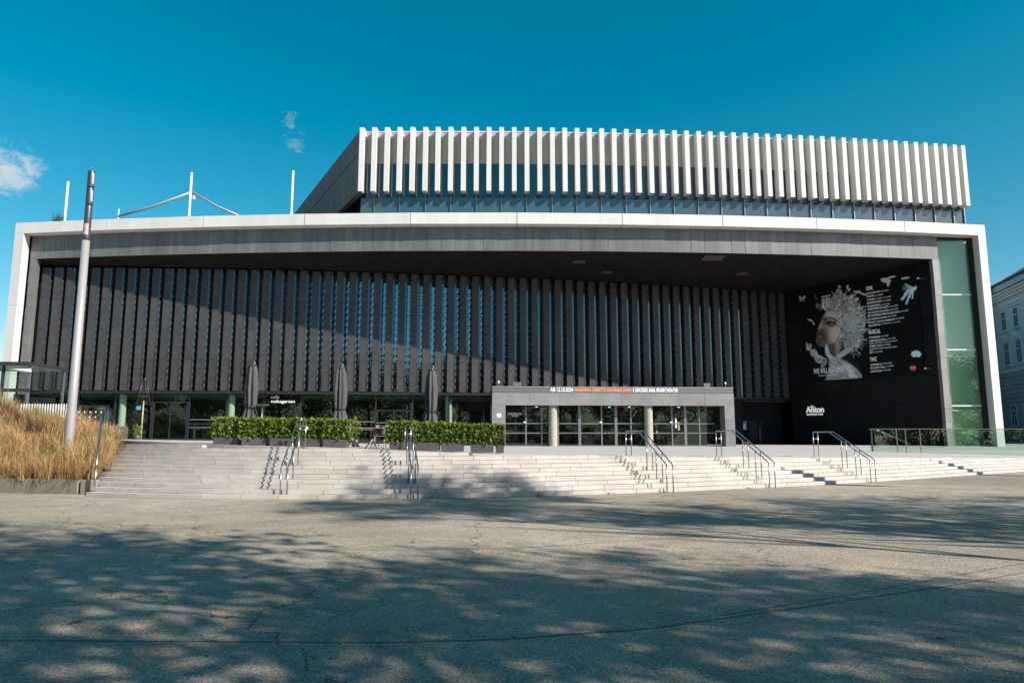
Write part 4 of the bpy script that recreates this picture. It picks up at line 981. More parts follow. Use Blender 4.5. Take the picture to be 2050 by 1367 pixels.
handrail('double steel handrail in front of the left hedges, nearest the lamp column', (567, 998.5), ((602, 842, 23.6), (607, 843.5, 24.1)))
handrail('double steel handrail seen end-on in front of the right group of hedge planters', (829, 998.5), ((818, 850.5, 23.7), (817, 851, 24.3)))
handrail('double steel handrail on the stairs before the middle of the entrance porch doors', (1342, 986), ((1283, 862, 25.6), (1258, 866, 26.5)))
handrail('double steel handrail on the stairs before the right corner of the entrance porch', (1547, 976.5), ((1469, 862, 27.4), (1438, 866, 28.4)))
handrail('double steel handrail on the stairs in front of the restaurant sign, rightmost of the five', (1749, 965.5), ((1663, 864, 30.0), (1632, 867.5, 31.1)))
# single rail along the left cheek of the stairs
b = PZ(188, 991, 0); lr = thing('stair_handrail', 'single leaning steel rail beside the dry grass at the left end of the stairs', 'handrail', tuple(b))
k = P(204, 830, 24.6); kk = Vector((b.x, b.y, .9))
MB().tube([kk, kk.lerp(k, .5), k], .03, 8).build('rail', 'steel', lr, tuple(b))
MB().tube([(b.x, b.y, -.02), kk], .03, 8).build('post', 'steel', lr, tuple(b))
for q_ in (.5, .97): m_ = kk.lerp(k, q_); MB().tube([(m_.x, m_.y, m_.z - 1.0), m_], .025, 8).build('post', 'steel', lr, tuple(b))

# --- lamp column
lb = P(141, 848, 25.0); lx = P(141, 848, 25.0).x
lp = thing('lamp_column', 'tall pale grey lamp column with dark segmented top rising from the dry grass', 'lamp', (lx, 25.0, 1.0))
def lz(v): return P(165, v, 25.0).z - 1.0
MB().lathe([(.155, 0), (.15, 2), (.128, lz(482)), (.0, lz(482))], 24).build('shaft', 'pole_grey', lp)
seg = [(480, 456), (455, 412), (411, 377), (376, 343)]
for i, (a, b) in enumerate(seg):
    MB().lathe([(0, lz(a)), (.118, lz(a)), (.122, lz(a) + .03), (.122, lz(b) - .03), (.116, lz(b)), (0, lz(b))], 24).build('lamp_segment', 'lamp_dark', lp)
    if i >= 2:
        a0, a1 = -.75, -.15; w_ = MB(); vs_ = []
        for t_ in np.linspace(a0, a1, 5):
            for z_ in (lz(a) + .12, lz(b) - .1): vs_.append((.128 * math.cos(t_), .128 * math.sin(t_), z_))
        w_.add(vs_, [(2*k_, 2*k_+2, 2*k_+3, 2*k_+1) for k_ in range(4)]); w_.build('lens', 'lamp_glass', lp)
vs_ = []
for t_ in np.linspace(-1.9, -.6, 7):
    for z_ in (lz(471), lz(449)): vs_.append((.1235 * math.cos(t_), .1235 * math.sin(t_), z_))
MB().add(vs_, [(2*k_, 2*k_+2, 2*k_+3, 2*k_+1) for k_ in range(6)]).build('sticker', 'sticker', lp)
sp_ = MB()
for k_ in range(7): a = k_ * .9; sp_.tube([(.06 * math.cos(a), .06 * math.sin(a), lz(343)), (.09 * math.cos(a), .09 * math.sin(a), lz(343) + .12)], .004, 4)
sp_.build('bird_spikes', 'steel', lp)

# --- low retaining wall with planting of dry ornamental grass
w0, w1 = PZ(-120, 984, 0), PZ(188, 990, 0)
rw = thing('retaining_wall', 'low weathered concrete wall holding the dry grass at the left of the stairs', 'wall', (w0.x, w0.y, 0))
dw = (w1 - w0).normalized()
def wpt(u): r = ray(u, 987); return w0 + dw * ((r[0]/r[1]*w0.y - w0.x) / (dw.x - r[0]/r[1]*dw.y))
for ua, ub_ in ((-120, -50), (-49.5, 30), (30.7, 154), (160, 187)):
    a, b = wpt(ua), wpt(ub_)
    MB().wall((a.x, a.y), (b.x, b.y), -.02, .45, .22).build('wall_panel', 'wall_concrete', rw, tuple(rw.location))
a, b = wpt(153), wpt(161); MB().wall((a.x, a.y + .1), (b.x, b.y + .1), -.02, .43, .1).build('wall_joint', 'void_black', rw, tuple(rw.location))
# cheek wall up the side of the stairs
b = wpt(187); MB().prism([(b.x - .2, b.y), (b.x, b.y), (b.x - 2.1, b.y + 5), (b.x - 2.3, b.y + 5)], -.02, .44).build('cheek_wall', 'wall_concrete', rw, tuple(rw.location))
def mound(x, y):
    d = y - (w0.y + (x - w0.x) * dw.y / dw.x); q_ = min(max((d - .2) / 4.2, 0), 1); z_ = .40 + 1.12 * (q_ ** .8)
    return z_ + max(0, -x - 15.2) * .20 * q_
md = MB(); vs_, fs_ = [], []
mxs = np.linspace(-28, -12.9, 31)
for x in mxs:
    yf = w0.y + (x - w0.x) * dw.y / dw.x + .12
    for q_ in np.linspace(0, 1, 12): y = yf + q_ * 7; vs_.append((x - .47 * q_ * 7, y, mound(x, y)))
for i in range(30):
    for j in range(11): k_ = i * 12 + j; fs_.append((k_, k_ + 12, k_ + 13, k_ + 1))
tag(md.add(vs_, fs_).build('planting_bed', 'soil'), kind='structure')
gv, gf, gc = [], [], []
def tussock(cx, cy, cz, n, h, spread, colr):
    for _ in range(n):
        a = rng.uniform(0, 2*math.pi); lean = abs(rng.normal(0, 1)) * spread + .1; hh = h * rng.uniform(.65, 1.15); w_ = rng.uniform(.005, .010)
        d = np.array((math.cos(a), math.sin(a))); pn = np.array((-d[1], d[0])) * w_
        rx, ry = cx + rng.normal(0, .1), cy + rng.normal(0, .1); b = len(gv)
        for q_ in (0, .4, .75, 1):
            o = lean * hh * q_ ** 1.7; z_ = cz + hh * (q_ - .32 * lean * q_ ** 2.2); wq = w_ * (1 - q_ * .7) / w_
            gv.append((rx + d[0]*o - pn[0]*wq, ry + d[1]*o - pn[1]*wq, z_)); gv.append((rx + d[0]*o + pn[0]*wq, ry + d[1]*o + pn[1]*wq, z_))
        for q_ in range(3): gf.append((b + 2*q_, b + 2*q_+1, b + 2*q_+3, b + 2*q_+2))
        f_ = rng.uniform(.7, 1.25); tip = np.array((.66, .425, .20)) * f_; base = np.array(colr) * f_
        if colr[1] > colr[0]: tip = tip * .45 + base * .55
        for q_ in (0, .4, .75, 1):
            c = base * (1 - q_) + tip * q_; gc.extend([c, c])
for x in np.arange(-27, -12.95, .52):
    for dd in np.arange(.25, 6.2, .5):
        y = w0.y + (x - w0.x) * dw.y / dw.x + dd
        xx, yy = x + rng.uniform(-.2, .2) - .47 * dd, y + rng.uniform(-.2, .2)
        if xx / yy < -.80: continue
        gpatch = math.sin(xx * 1.7 + 2.0) + math.sin(yy * 2.3 + xx) + rng.normal(0, .5)
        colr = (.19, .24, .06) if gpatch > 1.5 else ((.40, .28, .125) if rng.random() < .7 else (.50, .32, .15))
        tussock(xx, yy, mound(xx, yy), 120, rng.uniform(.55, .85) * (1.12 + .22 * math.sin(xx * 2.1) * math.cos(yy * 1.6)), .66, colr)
gm = bpy.data.meshes.new('dry_grass'); gm.from_pydata(gv, [], gf); ca = gm.color_attributes.new('tint', 'FLOAT_COLOR', 'POINT')
ca.data.foreach_set('color', np.concatenate([np.array(gc), np.ones((len(gc), 1))], 1).astype(np.float32).ravel()); gm.materials.append(M['dry_grass'])
tag(link('ornamental_grass', gm), 'mass of tan dry ornamental grass spilling over the low wall', 'grass', kind='stuff')

# --- leaf mesh helper
def leaf_mesh(name, pts, size, mt, flat=0.0, tones=None):
    n = len(pts); pts = np.asarray(pts)
    a = rng.normal(size=(n, 3)); a[:, 2] *= (1 - flat * .5); a /= np.linalg.norm(a, axis=1)[:, None]
    b = np.cross(a, rng.normal(size=(n, 3))); b /= np.linalg.norm(b, axis=1)[:, None]
    s_ = size * rng.uniform(.6, 1.3, (n, 1)); v = np.stack([pts - a*s_, pts + b*s_*.5, pts + a*s_, pts - b*s_*.5], 1).reshape(-1, 3)
    m = bpy.data.meshes.new(name); m.vertices.add(4*n); m.vertices.foreach_set('co', v.ravel().astype(np.float32))
    m.loops.add(4*n); m.loops.foreach_set('vertex_index', np.arange(4*n, dtype=np.int32))
    m.polygons.add(n); m.polygons.foreach_set('loop_start', np.arange(0, 4*n, 4, dtype=np.int32)); m.polygons.foreach_set('loop_total', np.full(n, 4, dtype=np.int32))
    t_ = np.repeat(np.clip((rng.random(n) if tones is None else tones), 0, 1), 4).astype(np.float32)
    at = m.attributes.new('tone', 'FLOAT', 'POINT'); at.data.foreach_set('value', t_)
    m.update(calc_edges=True); m.materials.append(M[mt]); return m

# --- hedge planters along the terrace edge
HP = [(429, 479, 890, 'leftmost hedge planter, nearest the lamp column'), (486, 535, 891.5, 'second hedge planter from the left, before the first folded parasol'), (542, 590, 893.5, 'third hedge planter from the left, half behind the steel handrail'), (596, 642, 895, 'fourth hedge planter from the left, right of the first handrail'),
      (648, 695, 897, 'hedge planter ending the left group, beside the cafe table'), (781, 828, 897.5, 'hedge planter starting the right group, behind the second handrail'), (833, 880, 898.5, 'hedge planter before the rightmost folded parasol'), (883, 928, 899.3, 'hedge planter standing between the rightmost parasol and the porch'), (942, 988, 899.3, 'hedge planter just before the left porch pier'), (994, 1007, 899, 'narrow hedge planter turned end-on at the left side of the porch doors')]
hvar = []
for k_ in range(4):
    n = 2000; L_, H_, Wd = 1.12, .66, .5
    p_ = rng.uniform(-1, 1, (n, 3)); ax = rng.integers(0, 3, n)
    for i in range(n):
        if rng.random() < .75: p_[i, ax[i]] = np.sign(p_[i, ax[i]]) * rng.uniform(.82, 1.0)
    lump = .05 * np.sin(p_[:, :1] * 7 + k_) + .04 * np.sin(p_[:, 1:2] * 5 + p_[:, 2:] * 6 + k_)
    p_ = p_ * np.array((L_/2, Wd/2, H_/2)) * (1 + lump) + rng.normal(0, .022, (n, 3)) + np.array((0, 0, .3 + H_/2))
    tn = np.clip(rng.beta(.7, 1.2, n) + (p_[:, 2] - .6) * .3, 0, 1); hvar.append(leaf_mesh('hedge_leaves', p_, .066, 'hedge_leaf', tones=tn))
hcore = MB().box(-.46, .46, -.16, .16, .26, .84).mesh('hedge_core', 'void_black')
pbox = MB(); pbox.hexa([(-.46, -.23, 0), (.46, -.23, 0), (.46, .23, 0), (-.46, .23, 0), (-.475, -.245, .28), (.475, -.245, .28), (.475, .245, .28), (-.475, .245, .28)])
pmesh = pbox.mesh('planter_box', 'planter')
def hedge_at(u0, u1, v, label, i):
    D = edge_pt((u0 + u1 - 2050) / 2 / FPX * 24.3)[1] + .55
    a, b = P(u0, v, D), P(u1, v, D); cx = (a.x + b.x) / 2; w_ = (b.x - a.x)
    h = thing('hedge_planter', label, 'planter', (cx, D + .1, tz(cx, D + .1)), 0, 'hedge planters along the terrace edge')
    sx_ = w_ / .95
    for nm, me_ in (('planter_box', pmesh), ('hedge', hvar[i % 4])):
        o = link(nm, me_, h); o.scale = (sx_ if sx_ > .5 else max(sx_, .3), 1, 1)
        if nm == 'hedge' and i % 2: o.rotation_euler = (0, 0, math.pi)
    return h
for i, (u0, u1, v, lab) in enumerate(HP): hedge_at(u0, u1, v, lab, i)

# --- folded parasols
def parasol(u, vtop, D, label, seed):
    r_ = random.Random(seed); t = P(u, vtop, D); x = t.x; z0 = tz(x, D); H = t.z - z0
    h = thing('folded_parasol', label, 'parasol', (x, D, z0), 0, 'folded parasols behind the hedges')
    MB().lathe([(.035, .02), (.035, H - .08), (0, H - .08)], 10).build('pole', 'dark_steel', h)
    MB().lathe([(0, .0), (.3, .0), (.3, .05), (.06, .08), (.05, .3), (.04, .3)], 16).build('base', 'dark_steel', h)
    n = 40; prof = [(.55, .20), (.8, .25), (1.1, .235), (1.35, .16), (1.5, .205), (2.0, .22), (2.6, .17), (3.0, .115), (H - .3, .08), (H - .2, .075)]
    sc = (H - .2) ; k0 = .55
    vs_, fs_ = [], []
    ph = [r_.uniform(0, 6.28) for _ in range(4)]
    for zq, rr in prof:
        zq = k0 + (zq - .55) / (H - .2 - .55 if False else (3.05 - .25 - .55)) * (H - .2 - k0) if zq < H - .31 else zq
        for k_ in range(n):
            a = 2 * math.pi * k_ / n
            fold = .88 + .30 * math.sin(8 * a + ph[0] + zq * .5) + .1 * math.sin(5 * a + ph[1]) + .06 * math.sin(13 * a + ph[2])
            zz = zq + (0.16 * math.sin(4 * a + ph[3]) if zq < .7 else 0)
            vs_.append((rr * fold * math.cos(a), rr * fold * math.sin(a), zz))
    for i in range(len(prof) - 1):
        for k_ in range(n): fs_.append((i*n + k_, i*n + (k_+1) % n, (i+1)*n + (k_+1) % n, (i+1)*n + k_))
    MB().add(vs_, fs_, True).build('canopy', 'canvas_dark', h)
    zs_ = k0 + (1.35 - .55) / 2.25 * (H - .2 - k0)
    MB().lathe([(.185, zs_ - .03), (.195, zs_), (.185, zs_ + .03)], 24).build('tie_strap', 'void_black', h)
    MB().lathe([(.0, H - .2), (.13, H - .2), (.135, H - .16), (.05, H - .1), (0, H - .08)], 20).build('cap', 'dark_steel', h)
    MB().tube([(.1 * math.cos(a), 0, H - .16 + .15 * math.sin(a)) for a in np.linspace(0, math.pi, 9)], .012, 6).build('top_handle', 'steel', h)
parasol(506, 722, 26.2, 'folded dark grey parasol behind the left end of the hedges, leftmost of three', 1)
parasol(683, 727, 26.4, 'folded dark grey parasol beside the gap between the two hedge groups', 2)
parasol(863.5, 731, 26.6, 'folded dark grey parasol behind the right hedge group, rightmost of three', 3)

# --- cafe table, chairs, heater and plants behind the hedges
def table(u, v, D, label):
    c = P(u, v, D); z0 = tz(c.x, D); t = thing('cafe_table', label, 'table', (c.x, D, z0), 0, 'cafe tables on the terrace')
    MB().box(-.34, .34, -.34, .34, .71, .74).build('table_top', 'table_top', t)
    MB().tube([(0, 0, .3), (0, 0, .71)], .03, 8).build('column', 'wood', t)
    for a in (0.5, 2.1, 3.7, 5.2): MB().tube([(0, 0, .34), (.34 * math.cos(a), .34 * math.sin(a), 0)], [.028, .018], 6).build('leg', 'wood', t)
def chair(u, v, D, rz, label):
    c = P(u, v, D); t = thing('cafe_chair', label, 'chair', (c.x, D, tz(c.x, D)), rz, 'cafe chairs on the terrace')
    MB().box(-.22, .22, -.22, .22, .43, .46).build('seat', 'chair_grey', t)
    bk_ = MB()
    for k_ in range(7):
        a0, a1 = [-.9 + 1.8 * (k_ + q_) / 7 for q_ in (0, 1)]
        bk_.prism([(.25 * math.sin(a0), .25 * math.cos(a0)), (.25 * math.sin(a1), .25 * math.cos(a1)), (.27 * math.sin(a1), .27 * math.cos(a1)), (.27 * math.sin(a0), .27 * math.cos(a0))], .5, .84)
    bk_.build('backrest', 'chair_grey', t)
    for x in (-.2, .2):
        for y in (-.2, .2): MB().tube([(x, y, .44), (x * 1.15, y * 1.15, 0)], .014, 6).build('leg', 'wood', t)
table(748, 896, 25.6, 'small square cafe table with crossed wooden legs in the gap between the hedges')
table(703, 896, 26.2, 'small cafe table half hidden behind the end of the left hedge group')
chair(765, 896, 25.7, 1.4, 'grey shell chair at the right of the cafe table between the hedges')
chair(774, 896, 26.0, 2.2, 'grey shell chair partly behind the right hedge group, beside another chair')
def heater(u, D, label):
    c = P(u, 812, D); z0 = tz(c.x, D); t = thing('patio_heater', label, 'heater', (c.x, D, z0))
    MB().tube([(0, 0, 0), (0, 0, c.z - z0)], .03, 8).build('pole', 'steel', t); MB().lathe([(0, 0), (.22, 0), (.22, .04), (0, .06)], 14).build('base', 'dark_steel', t)
    MB().box(-.2, .22, -.08, .08, c.z - z0, c.z - z0 + .06).build('lamp_head', 'steel', t)
heater(525, 26.0, 'slim steel standing heater just right of the leftmost folded parasol')
def pot(u, v, D, label, h_):
    c = P(u, v, D); z0 = tz(c.x, D); t = thing('potted_plant', label, 'plant', (c.x, D, z0))
    MB().lathe([(0, 0), (.13, 0), (.17, .3), (.15, .3), (0, .28)], 14).build('pot', 'planter', t)
    p_ = rng.normal(0, 1, (260, 3)) * np.array((.13, .13, h_ * .25)) + np.array((0, 0, .3 + h_ * .5)); link('foliage', leaf_mesh('pot_leaves', p_, .05, 'hedge_leaf'), t)
pot(711, 895, 28.5, 'slender potted plant before the cafe glass right of the left hedges', .9)
pot(274, 882, 45.0, 'round bushy potted plant before the cafe glass near the lift kiosk', .7)
def wiretree(u, D, label):
    c = P(u, 880, D); z0 = tz(c.x, D); t = thing('wire_tree', label, 'decoration', (c.x, D, z0))
    MB().tube([(0, 0, 0), (0, 0, 2.6)], .05, 6).build('stem', 'wood', t)
    w_ = MB()
    for k_ in range(9): a = k_ * .698; w_.tube([(.45 * math.cos(a), .45 * math.sin(a), 2.3), (.12 * math.cos(a), .12 * math.sin(a), 4.0)], .012, 4)
    w_.tube([(.3 * math.cos(a), .3 * math.sin(a), 2.9) for a in np.linspace(0, 6.28, 13)], .012, 4)
    w_.build('wire_cage', 'dark_steel', t); MB().lathe([(0, 3.95), (.07, 4.0), (.08, 4.08), (.05, 4.15), (0, 4.17)], 12).build('globe', 'dark_steel', t)
    MB().box(-.4, -.1, -.12, -.08, 2.0, 2.25).build('blue_plate', 'poster_blue', t)
wiretree(282, 47.0, 'tall thin wire frame ornament on a post before the cafe glass')
# railing before the cafe door
c0_, c1_ = P(372, 886, 50), P(452, 888, 50)
rg = thing('cafe_railing', 'dark metal railing standing before the cafe glass left of the hedges', 'railing', (c0_.x, 50, tz(c0_.x, 50)))
z0 = rg.location.z; zt_ = P(400, 847, 50).z
MB().box(c0_.x, c1_.x, 49.96, 50.04, zt_ - .08, zt_).build('top_rail', 'mullion_dark', rg, tuple(rg.location))
for u in (388, 430): x = P(u, 880, 50).x; MB().box(x - .06, x + .06, 49.97, 50.03, z0 - .05, zt_ - .08).build('post', 'mullion_dark', rg, tuple(rg.location))

# --- glazed lift kiosk at the far left
K0 = 39.0; kx1 = P(61, 760, K0).x; kx0 = kx1 - 4.2; kz0 = 1.5; kz1 = P(40, 733, K0).z; kzm = P(40, 781, K0).z
ko = (kx0, K0, kz0); kio = thing('lift_kiosk', 'dark steel and glass lift kiosk with flat roof behind the grass at the left edge', 'kiosk', ko)
kd = 3.2
MB().prism([(kx0 - .3, K0 - .35), (kx1 + .05, K0 - .35), (kx1 + .05, K0 + kd), (kx0 - .3, K0 + kd)], kz1, kz1 + .22).build('roof', 'dark_steel', kio, ko)
for x, y in ((kx1 - .08, K0), (kx1 - 1.55, K0), (kx0, K0), (kx1 - .08, K0 + kd - .2), (kx0, K0 + kd - .2)): MB().box(x - .06, x + .06, y - .06, y + .06, kz0 - .3, kz1).build('post', 'dark_steel' if x < kx1 - .1 else 'mullion_grey', kio, ko)
MB().box(kx0, kx1, K0 - .08, K0 + .02, kzm - .1, kzm + .1).build('cross_beam', 'dark_steel', kio, ko)
for a, b in ((kx0, kx1 - 1.6), (kx1 - 1.5, kx1 - .12)):
    for z0_, z1_ in ((kz0, kzm - .12), (kzm + .12, kz1 - .05)): MB().box(a, b, K0 - .02, K0 + .0, z0_, z1_).build('glass_pane', 'clear_glass', kio, ko)
for z0_, z1_ in ((kz0, kzm - .12), (kzm + .12, kz1 - .05)): MB().box(kx1 - .04, kx1 - .02, K0 + .1, K0 + kd - .3, z0_, z1_).build('glass_pane', 'clear_glass', kio, ko)
MB().tube([(kx1 - 1.1, K0 - .15, kz1 - .16), (kx1 + .05, K0 - .15, kz1 - .26)], .09, 8).build('rolled_blind', 'white_paint', kio, ko)
MB().box(kx1 - 1.05, kx1 - .5, K0 + .25, K0 + .4, kzm - .75, kzm - .2).build('control_box', 'planter', kio, ko)
MB().box(kx1 - 1.35, kx1 - .2, K0 + 1.4, K0 + 2.6, kz0 - .3, kzm - .3).build('lift_car', 'dark_steel', kio, ko)

# --- white picket fence
F0 = 35.0; fz1 = P(90, 808.5, F0).z; fz0 = P(90, 832, F0).z; fa, fb_ = P(42, 820, F0).x, P(133, 820, F0).x
fo = (fa, F0, 1.5); fen = thing('picket_fence', 'white metal picket fence behind the dry grass left of the lamp column', 'fence', fo)
MB().box(fa - .05, fb_ + .05, F0 + .02, F0 + .06, fz0 - .06, fz0).build('rail', 'white_paint', fen, fo)
pk = MB().box(-.026, .026, -.015, .015, 0, fz1 - fz0 + .1).mesh('picket', 'white_paint')
for k_ in range(18): o = link('picket', pk, fen); o.location = ((fb_ - fa) * k_ / 17, 0, fz0 - .1 - 1.5)
for x in (fa + .2, (fa + fb_) / 2, fb_ - .2): MB().box(x - .03, x + .03, F0 + .02, F0 + .06, 1.3, fz0 - .06).build('post', 'dark_steel', fen, fo)

# --- glass enclosure of the underpass stair
G0 = 35.5; ga, gb = P(151, 830, G0).x, P(215, 830, G0).x; gzt = P(180, 812, G0).z; go = (ga, G0, 1.5)
gle = thing('stair_enclosure', 'glass balustrade with dark handrail round a stairwell right of the lamp column', 'balustrade', go)
for a, b in ((ga, (ga + gb) / 2 - .03), ((ga + gb) / 2 + .03, gb)): MB().box(a, b, G0, G0 + .02, 1.4, gzt - .05).build('glass_pane', 'clear_glass', gle, go)
MB().box(ga, gb + .04, G0 - .05, G0 + .07, gzt - .07, gzt + .03).build('handrail', 'mullion_dark', gle, go)
ge = P(229, 847, G0 - 3.0); MB().tube([(gb, G0, gzt - .02), (ge.x, G0 - 3.0, ge.z)], .05, 6).build('handrail', 'mullion_dark', gle, go)
MB().add([(gb, G0, 1.4), (ge.x, G0 - 3, 1.4), (ge.x, G0 - 3, ge.z - .05), (gb, G0, gzt - .07)], [(0, 1, 2, 3)]).build('glass_pane', 'clear_glass', gle, go)
for x in (gb - .1, gb + .02): MB().box(x - .03, x + .03, G0 - .04, G0 + .04, 1.3, gzt - .05).build('post', 'mullion_grey', gle, go)
nb_ = MB()
for k_ in range(14): x = ga + .15 + (k_ % 5) * .28; z_ = gzt - .35 - (k_ // 5) * .26; nb_.box(x, x + .06, G0 - .006, G0 - .002, z_, z_ + .07)
nb_.build('printed_marks', 'print_white', gle, go); gle.children[-1]['kind'] = 'stuff'
MB().box(ga + .1, gb - .1, G0 + 2.0, G0 + 2.2, 1.3, gzt - 1.0).build('stair_wall', 'planter', gle, go)

# --- glass balustrade at the right
BY = 46.0
def bzz(v): return P(1900, v, BY).z
ba, bb = P(1741, 875, BY).x, P(2110, 875, BY).x; bo = (ba, BY, tz(ba, BY))
bal = thing('glass_balustrade', 'long low clear glass balustrade on the terrace before the right post', 'balustrade', bo)
edges = [1741, 1795, 1813, 1842, 1900, 1960, 2030, 2110]
for a, b in zip(edges[:-1], edges[1:]):
    xa_, xb_ = P(a, 875, BY).x + .012, P(b, 875, BY).x - .012; MB().box(xa_, xb_, BY, BY + .02, tz(xa_, BY) - .05, bzz(858.5)).build('glass_pane', 'clear_glass', bal, bo)
    if a in (1795, 1813, 1842): MB().box(xa_ - .025, xa_ + .01, BY - .02, BY + .04, tz(xa_, BY) - .02, bzz(859)).build('post', 'steel', bal, bo)
MB().box(ba, bb, BY - .015, BY + .035, bzz(859), bzz(858)).build('top_rail', 'steel', bal, bo)
a, b, c = P(1742, 861.5, BY + .15), P(1757, 861, BY + .15), P(1822, 889, BY + .15); MB().tube([a, b, c], .03, 6).build('handrail', 'steel', bal, bo)
x = P(1745.5, 880, BY - .1).x; MB().box(x - .035, x + .035, BY - .12, BY - .06, tz(x, BY) - .3, bzz(861)).build('end_post', 'dark_steel', bal, bo)

# --- two banner poles beyond the right edge of the picture, their shadows fall across the right stairs
for px_, py_, lab in ((19.4, 21.6, 'banner pole with white and red banner, nearer of the two right of the stairs'), (29.5, 28.6, 'banner pole with white and red banner, farther of the two right of the stairs')):
    t = thing('banner_pole', lab, 'flag pole', (px_, py_, 0), 0, 'banner poles right of the stairs')
    MB().lathe([(.06, 0), (.045, 8.2), (0, 8.2)], 10).build('pole', 'steel', t)
    MB().box(.05, 1.05, -.01, .01, 5.2, 8.0).build('banner', 'flag_cloth', t); MB().box(.06, 1.04, -.016, .016, 5.25, 5.9).build('banner_stripe', 'flag_red', t)
# --- roof masts
def mast(u, vt, vb_, D, label, arms=()):
    t = P(u, vt, D); x = t.x; z0 = ZT - .36; m_ = thing('roof_mast', label, 'mast', (x, D, z0))
    MB().lathe([(.10, 0), (.10, t.z - z0), (0, t.z - z0)], 10).build('pole', 'white_paint', m_)
    for (ua, va), (ue, ve) in arms:
        a, b = P(ua, va, D), P(ue, ve, D); mid = a.lerp(b, .55) - Vector((0, 0, .14)); o = Vector((x, D, z0))
        MB().tube([a - o, mid - o, b - o], .11, 8).build('sail_boom', 'pole_grey', m_)
    if arms:
        a = P(238, 419, D); o = Vector((x, D, z0)); MB().tube([Vector((a.x, D, z0)) - o, a - o], .05, 6).build('anchor_post', 'white_paint', m_)
        b = P(u + 3, 395, D) - o; MB().box(b.x, b.x + .16, b.y - .1, b.y + .1, b.z - .2, b.z + .12).build('winch_box', 'white_paint', m_)
mast(136.5, 364, 440, 62, 'short white roof mast above the lamp column, leftmost on the roof edge')
mast(384, 346, 433, 62.5, 'white roof mast with two sloping sail booms on the left roof', (((381, 386), (238, 433)), ((386, 386), (478, 432))))
mast(587, 343, 428, 62, 'plain white roof mast next to the splayed concrete wall of the upper storey')
for u, v, lab, s_ in ((116, 437, 'spiky green roof shrub beside the leftmost roof mast', 1.0), (577, 428, 'sparse roof shrub at the foot of the mast by the concrete wall', .55)):
    c = P(u, v, 60.8); t = thing('roof_shrub', lab, 'shrub', (c.x, 60.8, ZT - .36)); g_ = MB()
    for k_ in range(110):
        a = random.uniform(0, 6.28); l_ = random.uniform(.5, 1.35) * s_; e_ = random.uniform(.1, 1.0) * s_
        w_ = Vector((-math.sin(a), math.cos(a), 0)) * .02; q_ = Vector((math.cos(a) * e_, math.sin(a) * e_, l_)) + Vector((0, 0, .35)); h_ = q_ * .6 + Vector((0, 0, .12))
        g_.add([-w_, w_, h_ + w_, q_, h_ - w_], [(0, 1, 2, 4), (4, 2, 3)])
    me_ = g_.mesh('shrub_leaves', 'roof_leaf'); at = me_.attributes.new('tone', 'FLOAT', 'POINT'); at.data.foreach_set('value', rng.random(len(me_.vertices)).astype(np.float32)); link('foliage', me_, t)

# ================================================================ OLD TOWN HOUSE at the right edge
HX, HY = 69.9, 100.0; hd = Vector((-.25, -.968)); hn = Vector((-.968, .25))   # long front runs towards the viewer, faces left
ho = (HX, HY, 0); house = thing('town_house', 'pale blue historic town house with stone base and pedimented windows beyond the right post', 'house', ho)
def hz(v): return P(2003, v, HY).z
def hp(t_, o=0.0): p_ = Vector((HX, HY)) + hd * t_ + hn * o; return (p_.x, p_.y)
def hslab(name, t0, t1, z0, z1, o0, o1, mt, par=None): return MB().prism([hp(t0, o0), hp(t1, o0), hp(t1, o1), hp(t0, o1)], z0, z1).build(name, mt, par or house, ho)
ztop, zbase = hz(577), hz(747)
hslab('wall', -.02, 26, zbase, hz(628), 0, -8, 'house_blue'); hslab('attic_wall', -.02, 26, hz(596), hz(577), .05, -8, 'house_blue'); hslab('frieze', -.02, 26, hz(628), hz(596), .02, -8, 'house_trim')
for v0, v1, o_ in ((601, 596, .9), (606, 601, .6), (611, 606, .4), (624, 620, .3), (629, 624, .15)): hslab('cornice', -.3, 26, hz(v0), hz(v1) - .01, o_, 0, 'house_trim')
hslab('gutter', -.3, 26, hz(578.5), hz(576), .5, -.2, 'roof_dark'); hslab('gutter', -.3, 26, hz(597.5), hz(595.5), 1.0, 0.02, 'roof_dark')
MB().add([(*hp(-.2, .3), ztop), (*hp(26, .3), ztop), (*hp(26, -7), ztop + 4.5), (*hp(-.2, -7), ztop + 4.5)], [(0, 1, 2, 3)]).build('roof', 'roof_tile', house, ho)
nr = 18; ze = np.linspace(0, zbase - .3, nr + 1)
hslab('base_wall', -.02, 26, 0, zbase - .3, 0, -8, 'roof_dark')
for i in range(nr):
    te_ = [0] + list(np.arange(1.4 if i % 2 else 2.6, 16, 2.5)) + [16]
    for a, b in zip(te_[:-1], te_[1:]): hslab('stone_course', a + .03, b - .03, ze[i] + .03, ze[i + 1] - .03, .10, .001, 'house_stone')
hslab('string_course', -.1, 26, zbase - .29, zbase + .25, .25, -.1, 'house_trim')
